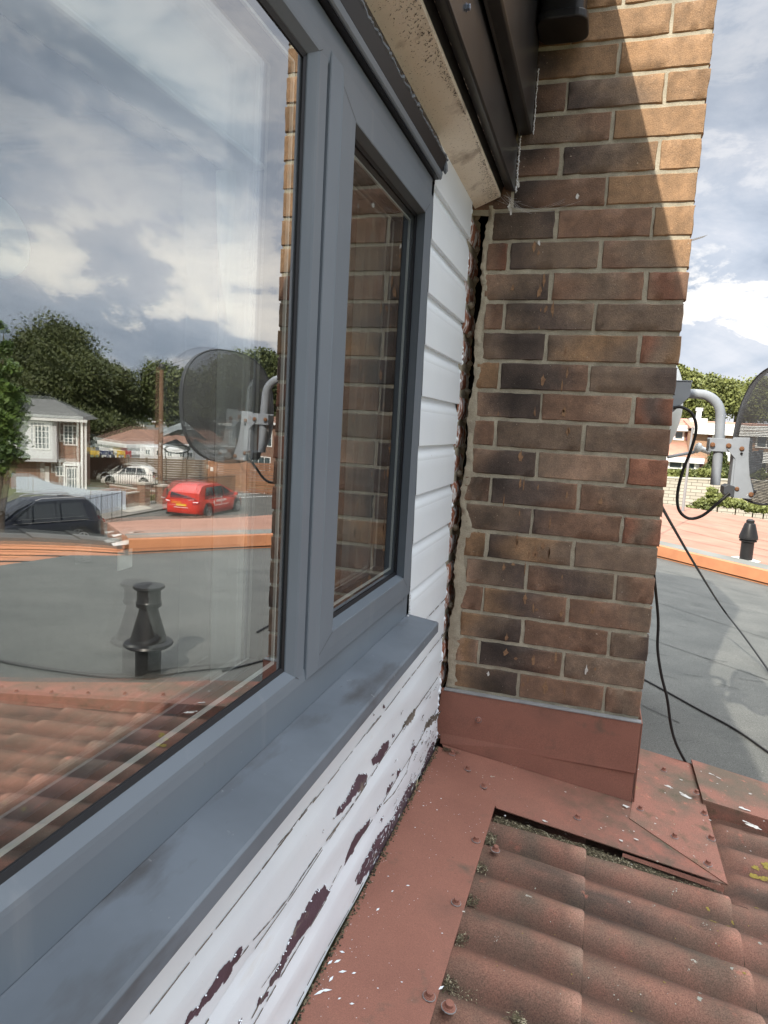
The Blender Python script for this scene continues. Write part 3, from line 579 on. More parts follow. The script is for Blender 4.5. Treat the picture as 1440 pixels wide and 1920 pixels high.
def cells(m, P_, lift=.0006, grow=.0, hole=0.0):
    ys_ = [p[0] for p in P_]; zs_ = [p[1] for p in P_]; dy, dz_ = .0022, .0011
    y = min(ys_) - .006
    while y < max(ys_) + .006:
        z = min(zs_) - .004
        while z < max(zs_) + .004:
            jy = (vn(y, z, 90) - .5) * .014 + (vn(y, z, 300) - .5) * .004; jz = (vn(y + 5, z + 3, 120) - .5) * .007
            if inside(y + jy, z + jz, P_) and not (hole and vn(y * .5 + 2, z, 260) > 1 - hole):
                q = [(y, z), (y + dy, z), (y + dy, z + dz_), (y, z + dz_)]; m.add([(xprof(b_) + low_(a_, b_) + lift, a_, b_) for a_, b_ in q], [(0, 1, 2, 3)])
                # raised paint edge where the patch ends upwards
                if not inside(y + jy, z + dz_ * 1.6 + jz, P_) and y < -.02 and hsh(y, z, 2.0) < .09: pr.add([(xprof(z + dz_) + low_(y, z) + .0006, y, z + dz_), (xprof(z + dz_) + low_(y, z) + .0006, y + dy, z + dz_), (xprof(z + dz_) + low_(y, z) + .0021, y + dy, z + dz_ * .2), (xprof(z + dz_) + low_(y, z) + .0019, y, z + dz_ * .3)], [(0, 1, 2, 3)])
            z += dz_
        y += dy
for k_i, poly in enumerate(PAT): cells(pp, [(p.y, p.z) for p in (r4(*q, 0.0095) for q in poly)], hole=.22 if k_i == 5 else 0)
for _ in range(70):   # small slits and chips, densest towards the corner and the foot
    y = -.07 - abs(rb.gauss(0, .22)); z = -.14 + abs(rb.gauss(0, .09)); l_ = rb.uniform(.004, .022); h_ = rb.uniform(.0008, .0026)
    if z < .30: cells(pp if rb.random() < .6 else pw, [(y - l_, z), (y, z + h_), (y + l_, z + h_ * .3), (y, z - h_)])
for (y0_, y1_) in ((-.64, -.42), (-.40, -.30), (-.22, -.07)): cells(pp, [(y0_, -.165), (y0_ + .03, -.128), ((y0_ + y1_) / 2, -.118), (y1_ - .02, -.122), (y1_, -.165)], hole=.25)
pp.build('bare_purple_patch', 'purple', wbw)
for poly in PWD: cells(pw, [(p.y, p.z) for p in (r4(*q, 0.0095) for q in poly)])
for (pts, wdt) in (([(1060, 365), (1000, 440), (930, 540), (860, 625)], .0011), ([(755, 755), (690, 840), (650, 900), (560, 1000)], .0012), ([(1285, 275), (1180, 430), (1100, 540), (1040, 620)], .0016), ([(1020, 650), (960, 750), (880, 860), (792, 980)], .0030),
                   ([(780, 1000), (690, 1130), (620, 1240), (540, 1345), (440, 1460)], .0014), ([(430, 1475), (360, 1570)], .0012), ([(1215, 560), (1190, 640), (1130, 740), (1080, 800)], .0014), ([(880, 1090), (830, 1180)], .001), ([(620, 1530), (520, 1680), (430, 1840)], .0014), ([(570, 1560), (480, 1690)], .0009), ([(1345, 180), (1270, 290)], .001)):
    P_ = [r4(*q, 0.0112) for q in pts]; o = []; u_ = []
    for i in range(len(P_) - 1):
        for k in range(10):
            p = P_[i].lerp(P_[i + 1], k / 10); w_ = wdt * rb.uniform(.3, 1.2); o.append((p.y, p.z + w_ + rb.uniform(-.0006, .0006))); u_.append((p.y, p.z - w_))
    for i in range(len(o) - 1):
        q = [o[i], o[i + 1], u_[i + 1], u_[i]]; pw.add([(xprof(z) + low_(y, z) + .0008, y, z) for y, z in q], [(0, 1, 2, 3)])
for s_z in steps:  # cracks and the steps' shadow lines, painted as broken dark strips
    if s_z > .31: continue
    y = -2.6
    while y < -.065:
        l_ = rb.uniform(.02, .12); 
        if rb.random() < (.85 if y > -1.6 else .7):
            h_ = rb.uniform(.0003, .0011); n_ = max(2, int(l_ / .006)); pts_u = [(y + l_ * i / n_, s_z + .0012 + rb.uniform(0, h_)) for i in range(n_ + 1)]; pts_d = [(y + l_ * i / n_, s_z - .0006 - rb.uniform(0, h_)) for i in range(n_ + 1)]
            for i in range(n_):
                q = [pts_u[i], pts_u[i + 1], pts_d[i + 1], pts_d[i]]; pw.add([(.0108 + low_(a_, b_) + .0006, a_, b_) for a_, b_ in q], [(0, 1, 2, 3)])
        y += l_ + rb.uniform(0, .03)
pw.build('bare_wood_and_step_shade', 'oldwood', wbw)
pr.build('curled_paint_edge', 'white', wbw)

# ================================================================== WINDOW
win = thing('window', (0.0, -1.2, 0.33), 'anthracite grey framed window with a wide fixed pane beside a narrow opening casement', 'window')
def ringloft(m, rings, mi=None):
    """rings: list of (y0, y1, z0, z1, x)"""
    vs = []
    for (y0, y1, z0, z1, x) in rings: vs += [(x, y0, z0), (x, y1, z0), (x, y1, z1), (x, y0, z1)]
    m.add(vs, [(i * 4 + j, i * 4 + (j + 1) % 4, (i + 1) * 4 + (j + 1) % 4, (i + 1) * 4 + j) for i in range(len(rings) - 1) for j in range(4)])
Y0, Y1, Z0, Z1 = -2.75, -0.450, 0.3255, 1.197
fr = MB()
# bottom rail, top rail, right jamb, left jamb, mullion as solid sections
def rail_y(m, y0, y1, prof):   # prof (x,z) closed, extruded in y
    m.prism(prof, lambda p, t: (p[0], t, p[1]), y0, y1)
GP = -.006
rail_y(fr, Y0, Y1, [(-.066, .3255), (.0100, .3255), (.0100, .3700), (.0088, .3800), (.0080, .3845), (-.0010, .3945), (-.0045, .3963), (-.066, .3963)])
rail_y(fr, Y0, Y1, [(-.066, 1.1413), (-.0045, 1.1413), (-.0010, 1.1430), (.0080, 1.1510), (.0088, 1.1540), (.0100, 1.1660), (.0100, 1.1970), (-.066, 1.1970)])
fr.box(-.066, .010, -.468, -.450, .3255, 1.1968); fr.box(-.066, .010, Y0, Y0 + .06, .3258, 1.1966)
mpoly = [(-.066, -1.0325), (-.0045, -1.0325), (-.0010, -1.0325), (.0070, -1.0215), (.0085, -1.0185), (.0088, -.9950), (.0060, -.9930), (.002, -.9930), (.002, -.970), (-.066, -.970)]
fr.prism(mpoly, lambda p, t: (p[0], p[1], t), .3705, 1.1655)
fr.build('frame', 'grey', win, bevel=0.0010)
sg = MB()
def frame4(m, y0, y1, z0, z1, prof):  # prof [(inset, x)], mitred frame
    rings = [(y0 + i_, y1 - i_, z0 + i_, z1 - i_, x) for i_, x in prof]; ringloft(m, rings)
ym, yM, zm, zM = -.990, -.468, .3700, 1.1660
gy0, gy1, gz0_, gz1_ = -.8995, -.5175, .4232, 1.1150
ringloft(sg, [(ym, yM, zm, zM, -.004), (ym, yM, zm, zM, .0100), (ym + .001, yM - .0015, zm + .0015, zM - .0015, .0112), (ym + .030, yM - .004, zm + .004, zM - .004, .0142), (ym + .0325, yM - .026, zm + .024, zM - .024, .0150),
    (-.9090, -.5240, .4160, 1.1190, .0150), (-.9070, -.5225, .4175, 1.1175, .0143), (gy0 - .001, gy1 + .001, gz0_ - .001, gz1_ + .001, -.0030), (gy0, gy1, gz0_, gz1_, -.0058), (gy0, gy1, gz0_, gz1_, -.060), (ym, yM, zm, zM, -.060), (ym, yM, zm, zM, -.004)])
sash = sg.build('opening_sash', 'grey', win, bevel=0)
gk = MB()
frame4(gk, gy0, gy1, gz0_, gz1_, [(-.0012, -.0020), (-.0012, -.0059), (.0040, -.0059), (.0040, -.0045), (-.0012, -.0020)]); gk.build('gasket', 'gasket', sash)
gk = MB(); fy0, fy1, fz0, fz1 = Y0 + .06, -1.0325, .3963, 1.1413
frame4(gk, fy0, fy1, fz0, fz1, [(-.0012, -.0020), (-.0012, -.0059), (.0042, -.0059), (.0042, -.0045), (-.0012, -.0020)]); gk.build('gasket', 'gasket', win)
def pane(m, y0, y1, z0, z1, x, ty=0.0, tz=0.0):
    cy, cz = -1.2, .75; X = lambda y, z: x + (z - cz) * ty + (y - cy) * tz
    m.add([(X(y0, z0), y0, z0), (X(y1, z0), y1, z0), (X(y1, z1), y1, z1), (X(y0, z1), y0, z1)], [(0, 1, 2, 3)])
gp = MB(); pane(gp, fy0 - .01, fy1 + .012, fz0 - .01, fz1 + .01, GP); tag(gp.build('fixed_glass', 'pane', win), None)
gp = MB(); pane(gp, fy0 - .01, fy1 + .012, fz0 - .01, fz1 + .01, -.029, 0.0032, -0.0022); gp.build('inner_glass', 'pane2', win)
s0 = (gy0 - .008, gy1 + .008, gz0_ - .008, gz1_ + .008)
gp = MB(); pane(gp, *s0, GP - .0004); gp.build('glass', 'pane', sash)
gp = MB(); pane(gp, *s0, -.0295, 0.001, 0.0008); gp.build('inner_glass', 'pane2', sash)
def spacer(par, q):
    sb = MB(); frame4(sb, *q, [(.0110, -.0115), (.0110, -.0150), (.0143, -.0150), (.0143, -.0115), (.0110, -.0115)]); sb.build('spacer_bar', 'spacer', par)
    sb = MB(); frame4(sb, *q, [(-.004, -.0100), (.0108, -.0100), (.0108, -.0152), (.0142, -.0152), (.0142, -.0275), (-.004, -.0275), (-.004, -.0100)]); sb.build('edge_seal', 'void', par)
spacer(win, (fy0, fy1, fz0, fz1)); spacer(sash, (gy0, gy1, gz0_, gz1_))
# white inner frame and reveal linings behind the glass
iw = MB(); iw.box(-.105, -.0665, -1.045, -.965, .36, 1.18); iw.box(-.105, -.0665, Y0, Y1 - .03, 1.15, 1.19); iw.box(-.125, -.0665, -.512, -.452, .382, 1.15)
iw.build('inner_frame', 'upvc', win, bevel=.002)
si = MB()   # projecting sill with end face
si.prism([(-.03, .3250), (.0085, .3250), (.0120, .3243), (.0735, .3165), (.0765, .3140), (.0765, .2945), (.0720, .2945), (.0720, .3060), (-.03, .3150)], lambda p, t: (p[0], t, p[1]), -3.4, -.449)
sio = si.build('window_sill', 'sill', win, bevel=.001)
sc_ = MB()
for i in range(26): sc_.lathe((.012 + rb.uniform(-.0015, .0015), -.4515 + rb.uniform(-.002, .002), .326 + i * .0012 * 1.4), [(.0002, -.002), (.0022 * rb.uniform(.4, 1), 0), (.0002, .002)], 5)
for q in [D(543, 1363, 2, .322), D(565, 1338, 2, .322), D(765, 1155, 2, .3245)]: sc_.lathe((q.x, q.y, q.z), [(.0002, -.001), (.0028, 0), (.0018, .0016), (.0002, .002)], 6)
sc_.build('sealant_speck', 'silicone_w', win)
# head trim with ragged sealant
hd = MB()
rail_y(hd, -3.4, -.452, [(.0195, 1.1990), (.0225, 1.1985), (.0245, 1.2010), (.0260, 1.2105), (.0245, 1.2120), (.0195, 1.2120)])
hd.build('head_trim', 'grey', win, bevel=.0006)
hd = MB(); rail_y(hd, -3.4, -.4525, [(-.02, 1.1975), (.0190, 1.1990), (.0190, 1.2120), (.0250, 1.2125), (.0320, 1.2350), (.0130, 1.2770), (-.02, 1.2770)]); hd.build('head_gap_shade', 'gasket', win)  # black trim; its underside is coloured black to stand for shade
wl = MB()   # welded mitre lines on the casement and the frame corner
for (y_a, z_a, y_b, z_b, x_) in ((ym + .034, zm + .026, -.9090, .4160, .0152), (yM - .027, zm + .025, -.5240, .4160, .0152), (ym + .034, zM - .026, -.9090, 1.1190, .0152), (yM - .027, zM - .025, -.5240, 1.1190, .0152), (-1.020, .3845, -.999, .372, .0090), (-1.020, 1.151, -.999, 1.165, .0090)):
    d_ = Vector((y_b - y_a, z_b - z_a)).normalized() * .00035; wl.add([(x_, y_a - d_.y, z_a + d_.x), (x_, y_b - d_.y, z_b + d_.x), (x_, y_b + d_.y, z_b - d_.x), (x_, y_a + d_.y, z_a - d_.x)], [(0, 1, 2, 3)])
wl.build('mitre_line', 'gasket', win)
rs = MB(); yy = -3.3; pts = []; 
while yy < -.44: pts.append((.0305 + rb.uniform(-.002, .002), yy, 1.2375 + rb.uniform(-.0018, .0025))); yy += .007
rs.tube(pts, [rb.uniform(.0016, .0036) for _ in pts], 6); rs.lathe((.030, -.448, 1.222), [(.001, -.012), (.005, -.006), (.004, .004), (.001, .014)], 7)
rs.build('ragged_sealant', 'silicone', win, smooth=True)

# ================================================================== EAVES
ev = thing('eaves', (0.07, -1.5, 1.28), 'black stepped fascias over a mouldy beige soffit board above the window', 'eaves')
s_ = MB(); rail_y(s_, -3.4, -.012, [(.0078, 1.2775), (.0710, 1.3045), (.0710, 1.318), (.0078, 1.291)]); s_.build('soffit', 'soffit', ev, bevel=.001)
mm_ = MB()
for i in range(1500):
    y = -rb.random() ** 1.3 * 1.6; t = 1 - abs(rb.gauss(0, .28)) * (1.0 + .9 * math.sin(y * 6 + 1)) * .6
    if not (0.05 < t < .99): continue
    x = .0078 + .0632 * t; z = 1.2775 + .027 * t - .0007; a = rb.uniform(0, 3.14); l_ = rb.uniform(.0006, .0035); w_ = rb.uniform(.0003, .0008)
    dx, dy = math.cos(a), math.sin(a)
    if not (0.009 < x - abs(dx) * l_ and x + abs(dx) * l_ < .0705): continue
    P_ = [(x + dx * l_, y + dy * l_), (x - dy * w_, y + dx * w_), (x - dx * l_, y - dy * l_), (x + dy * w_, y - dx * w_)]
    mm_.add([(px, py, 1.2775 + .4288 * (px - .0078) - .0008) for px, py in P_], [(0, 1, 2, 3)])
mm_.build('mould_speck', 'mould', ev)
f_ = MB(); rail_y(f_, -3.4, -.004, [(.0705, 1.3105), (.0760, 1.3300), (.0785, 1.3340), (.0800, 1.3250), (.1000, 1.3170), (.1045, 1.3190), (.1045, 1.4270), (.1010, 1.4300), (.0705, 1.4300)]); f_.build('lower_fascia', 'blackgloss', ev, bevel=.001)
fl = MB()
for i in range(60):
    y = -rb.random() * 1.1; l_ = rb.uniform(.004, .02); fl.add([(.0812, y, 1.3237), (.0812, y + l_, 1.3237), (.0812 + rb.uniform(.0006, .002), y + l_ * .5, 1.3228)], [(0, 1, 2)])
fl.build('flaked_edge', 'soffit', ev)['kind'] = 'stuff'
f_ = MB(); rail_y(f_, -3.4, -.004, [(.0985, 1.4305), (.0985, 1.4700), (.1050, 1.4480), (.1110, 1.4500), (.1320, 1.4520), (.1365, 1.4560), (.1365, 1.7900), (.0705, 1.7900), (.0705, 1.4305)]); f_.build('upper_fascia', 'blackgloss', ev, bevel=.0012)
for (u, v) in ((760 + 465 / 4, 55 / 4), (760 + 845 / 4, 1260 / 4)):
    q = D(u, v, 0, .1065); b_ = MB(); b_.lathe((.1045, q.y, q.z), [(.0062, 0), (.0062, .0016), (.0048, .0018), (.0048, .0062), (.003, .0072)], 6, Vector((1, 0, 0))); b_.build('bolt', 'bolt', ev)
we = MB()
for i in range(44): 
    z = 1.318 + i * .0032; we.lathe((.1075 + rb.uniform(-.0015, .0015), -.0015, z), [(.0004, -.003), (.0034 * rb.uniform(.5, 1.1), 0), (.0004, .003)], 6)
we.build('white_sealant', 'silicone_w', ev); we = MB()
for i in range(36):
    z = 1.455 + i * .0042; we.lathe((.1395 + rb.uniform(-.001, .001), -.0015, z), [(.0004, -.0032), (.0022 * rb.uniform(.4, 1.1), 0), (.0004, .0032)], 6)
we.build('white_sealant', 'silicone_w', ev)
gt = thing('gutter', (0.2, -1.5, 1.76), 'black plastic gutter ending in a square outlet collar against the brick wall', 'gutter')
g_ = MB(); rail_y(g_, -3.4, -.012, [(.140, 1.765), (.262, 1.765), (.270, 1.780), (.272, 1.850), (.268, 1.850), (.264, 1.784), (.258, 1.770), (.146, 1.770), (.144, 1.850), (.140, 1.850)]); g_.build('channel', 'blackpipe', gt, bevel=.002)
g_ = MB(); g_.box(.1395, .2720, -.012, -.006, 1.7655, 1.85); g_.build('stop_end', 'blackpipe', gt)
def rrect(cx, cy, rx, ry, rad, n=6):
    out = []
    for (sx_, sy_, a0_) in ((1, 1, 0), (-1, 1, 90), (-1, -1, 180), (1, -1, 270)):
        for k in range(n + 1): a = R(a0_ + 90 * k / n); out.append((cx + sx_ * (rx - rad) + rad * math.cos(a), cy + sy_ * (ry - rad) + rad * math.sin(a)))
    return out
o_ = MB(); o_.prism(rrect(.194, -.056, .050, .048, .022), lambda p, t: (p[0], p[1], t), 1.668, 1.766); o_.build('outlet', 'blackpipe', gt, smooth=True, ang=40)
o_ = MB(); P1_ = rrect(.196, -.058, .0575, .0555, .028); o_.prism(P1_, lambda p, t: (p[0], p[1], t), 1.654, 1.674); o_.build('collar', 'blackpipe', gt, bevel=.004, bseg=3)
rt = MB()   # the roof over the eaves (casts the shade on wall and tiles)
rt.add([(.255, -6, 1.858), (.255, -.0, 1.858), (-4, -.0, 3.3), (-4, -6, 3.3), (.255, -6, 1.878), (.255, -.0, 1.878), (-4, -.0, 3.32), (-4, -6, 3.32)], [(0, 1, 2, 3), (4, 5, 6, 7), (0, 1, 5, 4), (1, 2, 6, 5), (2, 3, 7, 6), (3, 0, 4, 7)])
tag(rt.build('main_roof', 'tile'), 'main pitched roof above the window and gutter', 'roof')

# ================================================================== ROOM behind the glass
rm = MB()
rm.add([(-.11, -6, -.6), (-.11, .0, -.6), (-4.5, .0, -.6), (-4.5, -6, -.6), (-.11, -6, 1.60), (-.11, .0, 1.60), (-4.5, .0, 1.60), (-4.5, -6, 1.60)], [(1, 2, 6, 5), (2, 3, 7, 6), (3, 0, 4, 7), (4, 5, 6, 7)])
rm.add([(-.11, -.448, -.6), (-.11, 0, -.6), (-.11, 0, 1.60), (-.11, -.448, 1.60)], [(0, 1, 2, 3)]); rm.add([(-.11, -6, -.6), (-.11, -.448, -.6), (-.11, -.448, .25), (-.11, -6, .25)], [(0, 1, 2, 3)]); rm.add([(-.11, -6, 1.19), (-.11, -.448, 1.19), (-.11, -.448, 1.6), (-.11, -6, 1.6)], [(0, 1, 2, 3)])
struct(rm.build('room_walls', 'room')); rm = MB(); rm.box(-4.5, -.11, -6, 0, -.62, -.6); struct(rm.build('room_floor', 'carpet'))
rm = MB(); rm.box(-.10, -.012, -6, -.453, 1.2005, 1.2745); rm.box(-.10, -.012, -.447, -.06, .2, 1.27); rm.box(-.10, -.012, -6, -.453, -.15, .318); rm.build('wall_core', 'void', wbw)
bl = MB(); bl.box(-.100, -.046, -2.7, -1.042, 1.012, 1.020); bl.box(-.096, -.050, -2.7, -1.046, 1.020, 1.14); bo = bl.build('roller_blind', 'upvc', bevel=.004); tag(bo, 'white roller blind cassette across the top of the big pane, indoors', 'blind')
cu = MB(); L1 = [(405, 320), (406, 380), (408, 450), (413, 510), (420, 560), (430, 620), (442, 670), (455, 720), (468, 768)]; R1 = [(528, 300), (528, 380), (528, 450), (526, 510), (524, 560), (522, 620), (518, 670), (512, 720), (500, 768)]
vs = []; nn = 24
for (a, b) in zip(L1, R1):
    A_, B_ = D(*a, 0, -.09), D(*b, 0, -.09)
    for j in range(nn + 1):
        p = A_.lerp(B_, j / nn); vs.append((p.x + .008 * math.sin(j * 1.7), p.y, p.z))
cu.add(vs, [(i * (nn + 1) + j, i * (nn + 1) + j + 1, (i + 1) * (nn + 1) + j + 1, (i + 1) * (nn + 1) + j) for i in range(len(L1) - 1) for j in range(nn)])
tag(cu.build('curtain', 'voile', smooth=True), 'pale voile curtain gathered to a point behind the right side of the big pane', 'curtain')
ca = MB(); q = D(235, 1049, 0, -.05); ca.box(-.051, -.050, q.y - .010, q.y + .010, q.z - .009, q.z + .009); tag(ca.build('note_card', 'paper'), 'small white paper note stuck inside the big pane', 'paper note')
lp = MB(); q = D(-8, 442, 0, -.30); lp.lathe(q, [(.004, -.004), (.044, -.004), (.046, 0), (.044, .004), (.004, .004)], 28, Vector((1, 0, .1))); tag(lp.build('round_ornament', 'teal', smooth=True), 'round pale teal ornament hanging indoors at the left edge', 'ornament')

# ================================================================== LOW TILED ROOF
lr = thing('tiled_roof', (0.8, -0.8, -0.25), 'low red profiled tile roof, lichen spotted, sloping away below the window', 'tiled roof')
ts = MB(); PIT = 0.108; laps = [0.127, 0.420, 0.722, 1.02, 1.32, 1.62]
def hroll(y, x, soft):
    s = (y + .404) / PIT + 0.004 * math.sin(x * 7); c = 0.5 + 0.5 * math.cos(2 * math.pi * s); return -0.029 * (1 - c ** 0.58)
ys = [-3.4 + i * (3.7 / 620) for i in range(621)]
xb = [0.02]
segs = []
a0 = -0.17
for b_ in laps: segs.append((max(.02, a0), b_, a0, b_)); a0 = b_
segs.append((laps[-1], 1.95, laps[-1], laps[-1] + .3))
for (xa, xbb, s0_, s1_) in segs:
    xs = [xa + (xbb - .006 - xa) * i / 8 for i in range(9)] + [xbb - .003, xbb - .0008, xbb]
    vs = []; cs = []
    for x in xs:
        f0 = (x - s0_) / (s1_ - s0_)
        for y in ys:
            c = 0.5 + 0.5 * math.cos(2 * math.pi * (y + .404) / PIT)
            if y > -.284 and x < .735: hh = -.027 if y < -.24 else -.035
            else: hh = hroll(y, x, f0)
            cw = .10 + .90 * c ** .8; rise = .0165 * f0 * cw - .0165 * cw
            if x > xbb - .0059: rise -= ((x - (xbb - .006)) / .006) ** 2 * .005
            if x >= xbb - .0002: rise = -.0165 * cw - .004
            vs.append((x, y, roofz(x, hh + rise + .0022 * math.sin(x * 31 + y * 4) * .3)))
            dirt_shade = 0.50 + 0.54 * c ** .8 + (.7 * c if x > xbb - .012 and x < 1.9 else 0); dirt_shade *= 1 + .10 * math.sin(y * 57 + x * 13); cs.append((dirt_shade, dirt_shade, dirt_shade * (1.0)))  # trough dirt and roll shading painted into the colour; lap noses lightened
    n = len(ys); ts.add(vs, [(i * n + j, i * n + j + 1, (i + 1) * n + j + 1, (i + 1) * n + j) for i in range(len(xs) - 1) for j in range(n - 1)], col=cs)
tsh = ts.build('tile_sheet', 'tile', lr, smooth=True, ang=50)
def slabpoly(m, poly, off, th=.0022, zf=None):  # flat sheet of metal following the roof plane
    fn = zf or (lambda x, y: roofz(x, off)); n = len(poly)
    m.add([(x, y, fn(x, y)) for x, y in poly] + [(x, y, fn(x, y) - th) for x, y in poly], [tuple(range(n)), tuple(range(2 * n - 1, n - 1, -1))] + [(i, (i + 1) % n, n + (i + 1) % n, n + i) for i in range(n)])
# apron along the boards, mitred
ap = MB(); dz = lambda x, y: roofz(x, .0035) + (0.004 if x < .05 else 0)
xo = lambda y: 0.199 + .003 * math.sin(y * 5); poly = [(.006, -3.4), (.006, -.056), (.028, -.058), (.056, -.0585 + .0), (.203, -.234), (.200, -.50), (.197, -.90), (.195, -1.5), (.19, -3.4)]
slabpoly(ap, [(.012, -3.4), (.012, -.045), (.040, -.050), (.203, -.234), (.200, -.50), (.196, -.90), (.194, -1.5), (.19, -3.4)], .0045)
ap.build('apron_flashing', 'flash', lr)
st = MB(); slabpoly(st, [(.020, -.020), (.528, -.012), (.720, -.0), (.722, -.246), (.206, -.246), (.196, -.228), (.030, -.042)], .0012); st.build('side_flashing', 'flash3', lr)
st = MB(); slabpoly(st, [(.520, -.10), (.722, -.248), (.724, .09), (.716, .330), (.531, .335), (.531, -.02)], .0034); st.build('lichened_sheet', 'flash2', lr)
st = MB(); slabpoly(st, [(.716, .094), (1.95, .080), (1.95, .200), (1.76, .195), (1.12, .268), (.93, .318), (.716, .333)], .016, .006); st.add([(.716, .094, roofz(.716, .016)), (1.95, .080, roofz(1.95, .016)), (1.95, .082, roofz(1.95, -.03)), (.716, .096, roofz(.716, -.03))], [(0, 1, 2, 3)]); st.build('verge_sheet', 'flash2', lr)
st = MB(); st.add([(.500, -.250, roofz(.5, -.004)), (.715, -.250, roofz(.715, -.004)), (.715, -.252, roofz(.715, -.016)), (.500, -.252, roofz(.5, -.012))], [(0, 1, 2, 3)]); st.build('sheet_lip', 'flash2', lr)
# edge board under the verge down to the felt
st = MB(); st.add([(.531, .331, roofz(.53, 0)), (.93, .322, roofz(.93, .012)), (1.12, .266, roofz(1.12, .012)), (1.95, .19, roofz(1.95, .012)), (1.95, .19, -.6), (1.12, .266, -.6), (.93, .322, -.6), (.531, .331, -.6)], [(0, 1, 6, 7), (1, 2, 5, 6), (2, 3, 4, 5)]); st.build('verge_board', 'flash2', lr)
# brick flashings: coping band with dark folded top, and skirt
fb = MB(); fb.hexa([(-.004, -.0165, -.148), (.531, -.0165, -.1415), (.531, -.001, -.1415), (-.004, -.001, -.148)], [(.006, -.0145, -.0065), (.532, -.0145, -.0065), (.532, -.001, -.0035), (.006, -.001, -.0035)]); uo = fb.build('wall_flashing', 'flash', lr, bevel=.001)
fb = MB(); fb.box(.013, .5325, -.0165, .002, -.0060, -.0022); fb.build('flashing_top_fold', 'greyplastic', lr, bevel=.0006)
fb = MB(); fb.hexa([(.014, -.022, roofz(.014, .002)), (.5285, -.013, roofz(.53, .001)), (.5285, -.001, roofz(.53, .001)), (.014, -.001, roofz(.014, .002))], [(.014, -.010, -.10), (.5285, -.010, -.10), (.5285, -.001, -.10), (.014, -.001, -.10)]); fb.build('flashing_skirt', 'flash', lr, bevel=.001)
fb = MB(); fb.box(.5335, .536, -.013, 1.6, roofz(.53, -.3), -.0065); fb.build('side_flashing_return', 'flash', lr)
def screw(P, nrm=Vector((.12, 0, 1)), s=1.0):
    m = MB(); m.lathe(P, [(.0082 * s, 0), (.0082 * s, .0012), (.0066 * s, .0018), (.0066 * s, .003), (.0050 * s, .0034), (.0050 * s, .0090), (.0040 * s, .0098)], 12, nrm, mi=0)
    o = m.build('screw', 'flash', lr, smooth=True, ang=30); w_ = MB(); w_.lathe(P - Vector((0, 0, .0004)), [(.0090 * s, 0), (.0090 * s, .0010), (.004 * s, .0012)], 12, nrm); w_.build('washer', 'greyplastic', o)
for (cx, cy, off, s) in ((107, 75, .006, 1), (173, 140, .006, 1), (240, 213, .006, 1), (208, 440, .006, 1.1), (290, 480, .001, 1.15), (124, 703, .006, 1.1), (10, 1098, .006, 1.2), (93, 1145, .001, 1.4), (636, 345, .003, 1), (1000, 145, .0045, 1), (900, 308, .0045, .95), (1045, 425, .0045, 1), (1137, 240, .0175, .95), (1170, 327, .0045, 1), (1200, 433, .0045, 1.15), (1186, 540, .0045, 1.1)):
    q = onroof(cx, cy, off); screw(Vector((q.x, q.y, roofz(q.x, off))), s=s)
for k in range(5, 20, 2): screw(Vector((.183, -.404 - PIT * k, roofz(.183, .0055))), s=1.1)
for i in range(6): x = 1.0 + .15 * i; screw(Vector((x, .15 - .08 * (x - 1), roofz(x, .0175))), s=1.1)
screw(Vector((.116, -.0155, -.073)), Vector((0, -1, .05)), 0.95)
# bird droppings and lichen rosettes lying on the sheets
bi = MB(); li = MB()
def blotch(m, cx, cy, r, off, st_=1.0, ang=0):
    q = onroof(cx, cy, off); n = 11; pts = []
    for i in range(n):
        a = 2 * math.pi * i / n; rr = r * rb.uniform(.45, 1.25); dx, dy = math.cos(a) * rr * st_, math.sin(a) * rr
        c_, s_2 = math.cos(ang), math.sin(ang); x, y = q.x + dx * c_ - dy * s_2, q.y + dx * s_2 + dy * c_; pts.append((x, y, roofz(x, off)))
    m.add(pts, [tuple(range(n))])
for (cx, cy, r, s, o) in ((838, 295, .0065, 1.6, .0045), (1022, 213, .006, 2, .0045), (1095, 255, .010, 2.2, .0045), (1075, 240, .005, 1.2, .0045), (1075, 185, .003, 1.5, .0045), (1200, 160, .005, 2, .0175), (1230, 175, .003, 2.6, .0175), (1335, 305, .007, 2.2, .0175), (1365, 243, .004, 1.3, .0175), (1380, 382, .010, 1.8, .004), (1355, 365, .004, 4, .004), (882, 435, .0036, 1.6, .004), (820, 440, .004, 1.4, .004), (875, 402, .002, 1, .004), (585, 235, .003, 1.2, .003), (330, 335, .003, 1, .0), (498, 358, .0035, 1.8, .003), (515, 117, .0018, 1.2, .003), (155, 740, .0025, 1.2, .004)):
    blotch(bi, cx, cy, r, o + .0006, s, -.25)
for i in range(60):
    cx, cy = rb.uniform(620, 1430), rb.uniform(120, 560); q = onroof(cx, cy)
    if q.x > .54 or q.y < -.05: blotch(bi if rb.random() < .5 else li, cx, cy, rb.uniform(.0007, .0022), .0042 if q.x < .716 or q.y < .09 else .0168, rb.uniform(1, 2))
for i in range(90): blotch(bi, rb.uniform(20, 700), rb.uniform(60, 420), rb.uniform(.0004, .0012), .0052, 1.3) if rb.random() < .6 else None
bi.build('bird_dropping', 'bird', lr); li.build('lichen', 'debrisflake', lr)
dg = bpy.context.evaluated_depsgraph_get(); bvt = BVHTree.FromPolygons([tuple(v.co) for v in tsh.data.vertices], [tuple(p_.vertices) for p_ in tsh.data.polygons])
ly = MB(); lw_ = MB()
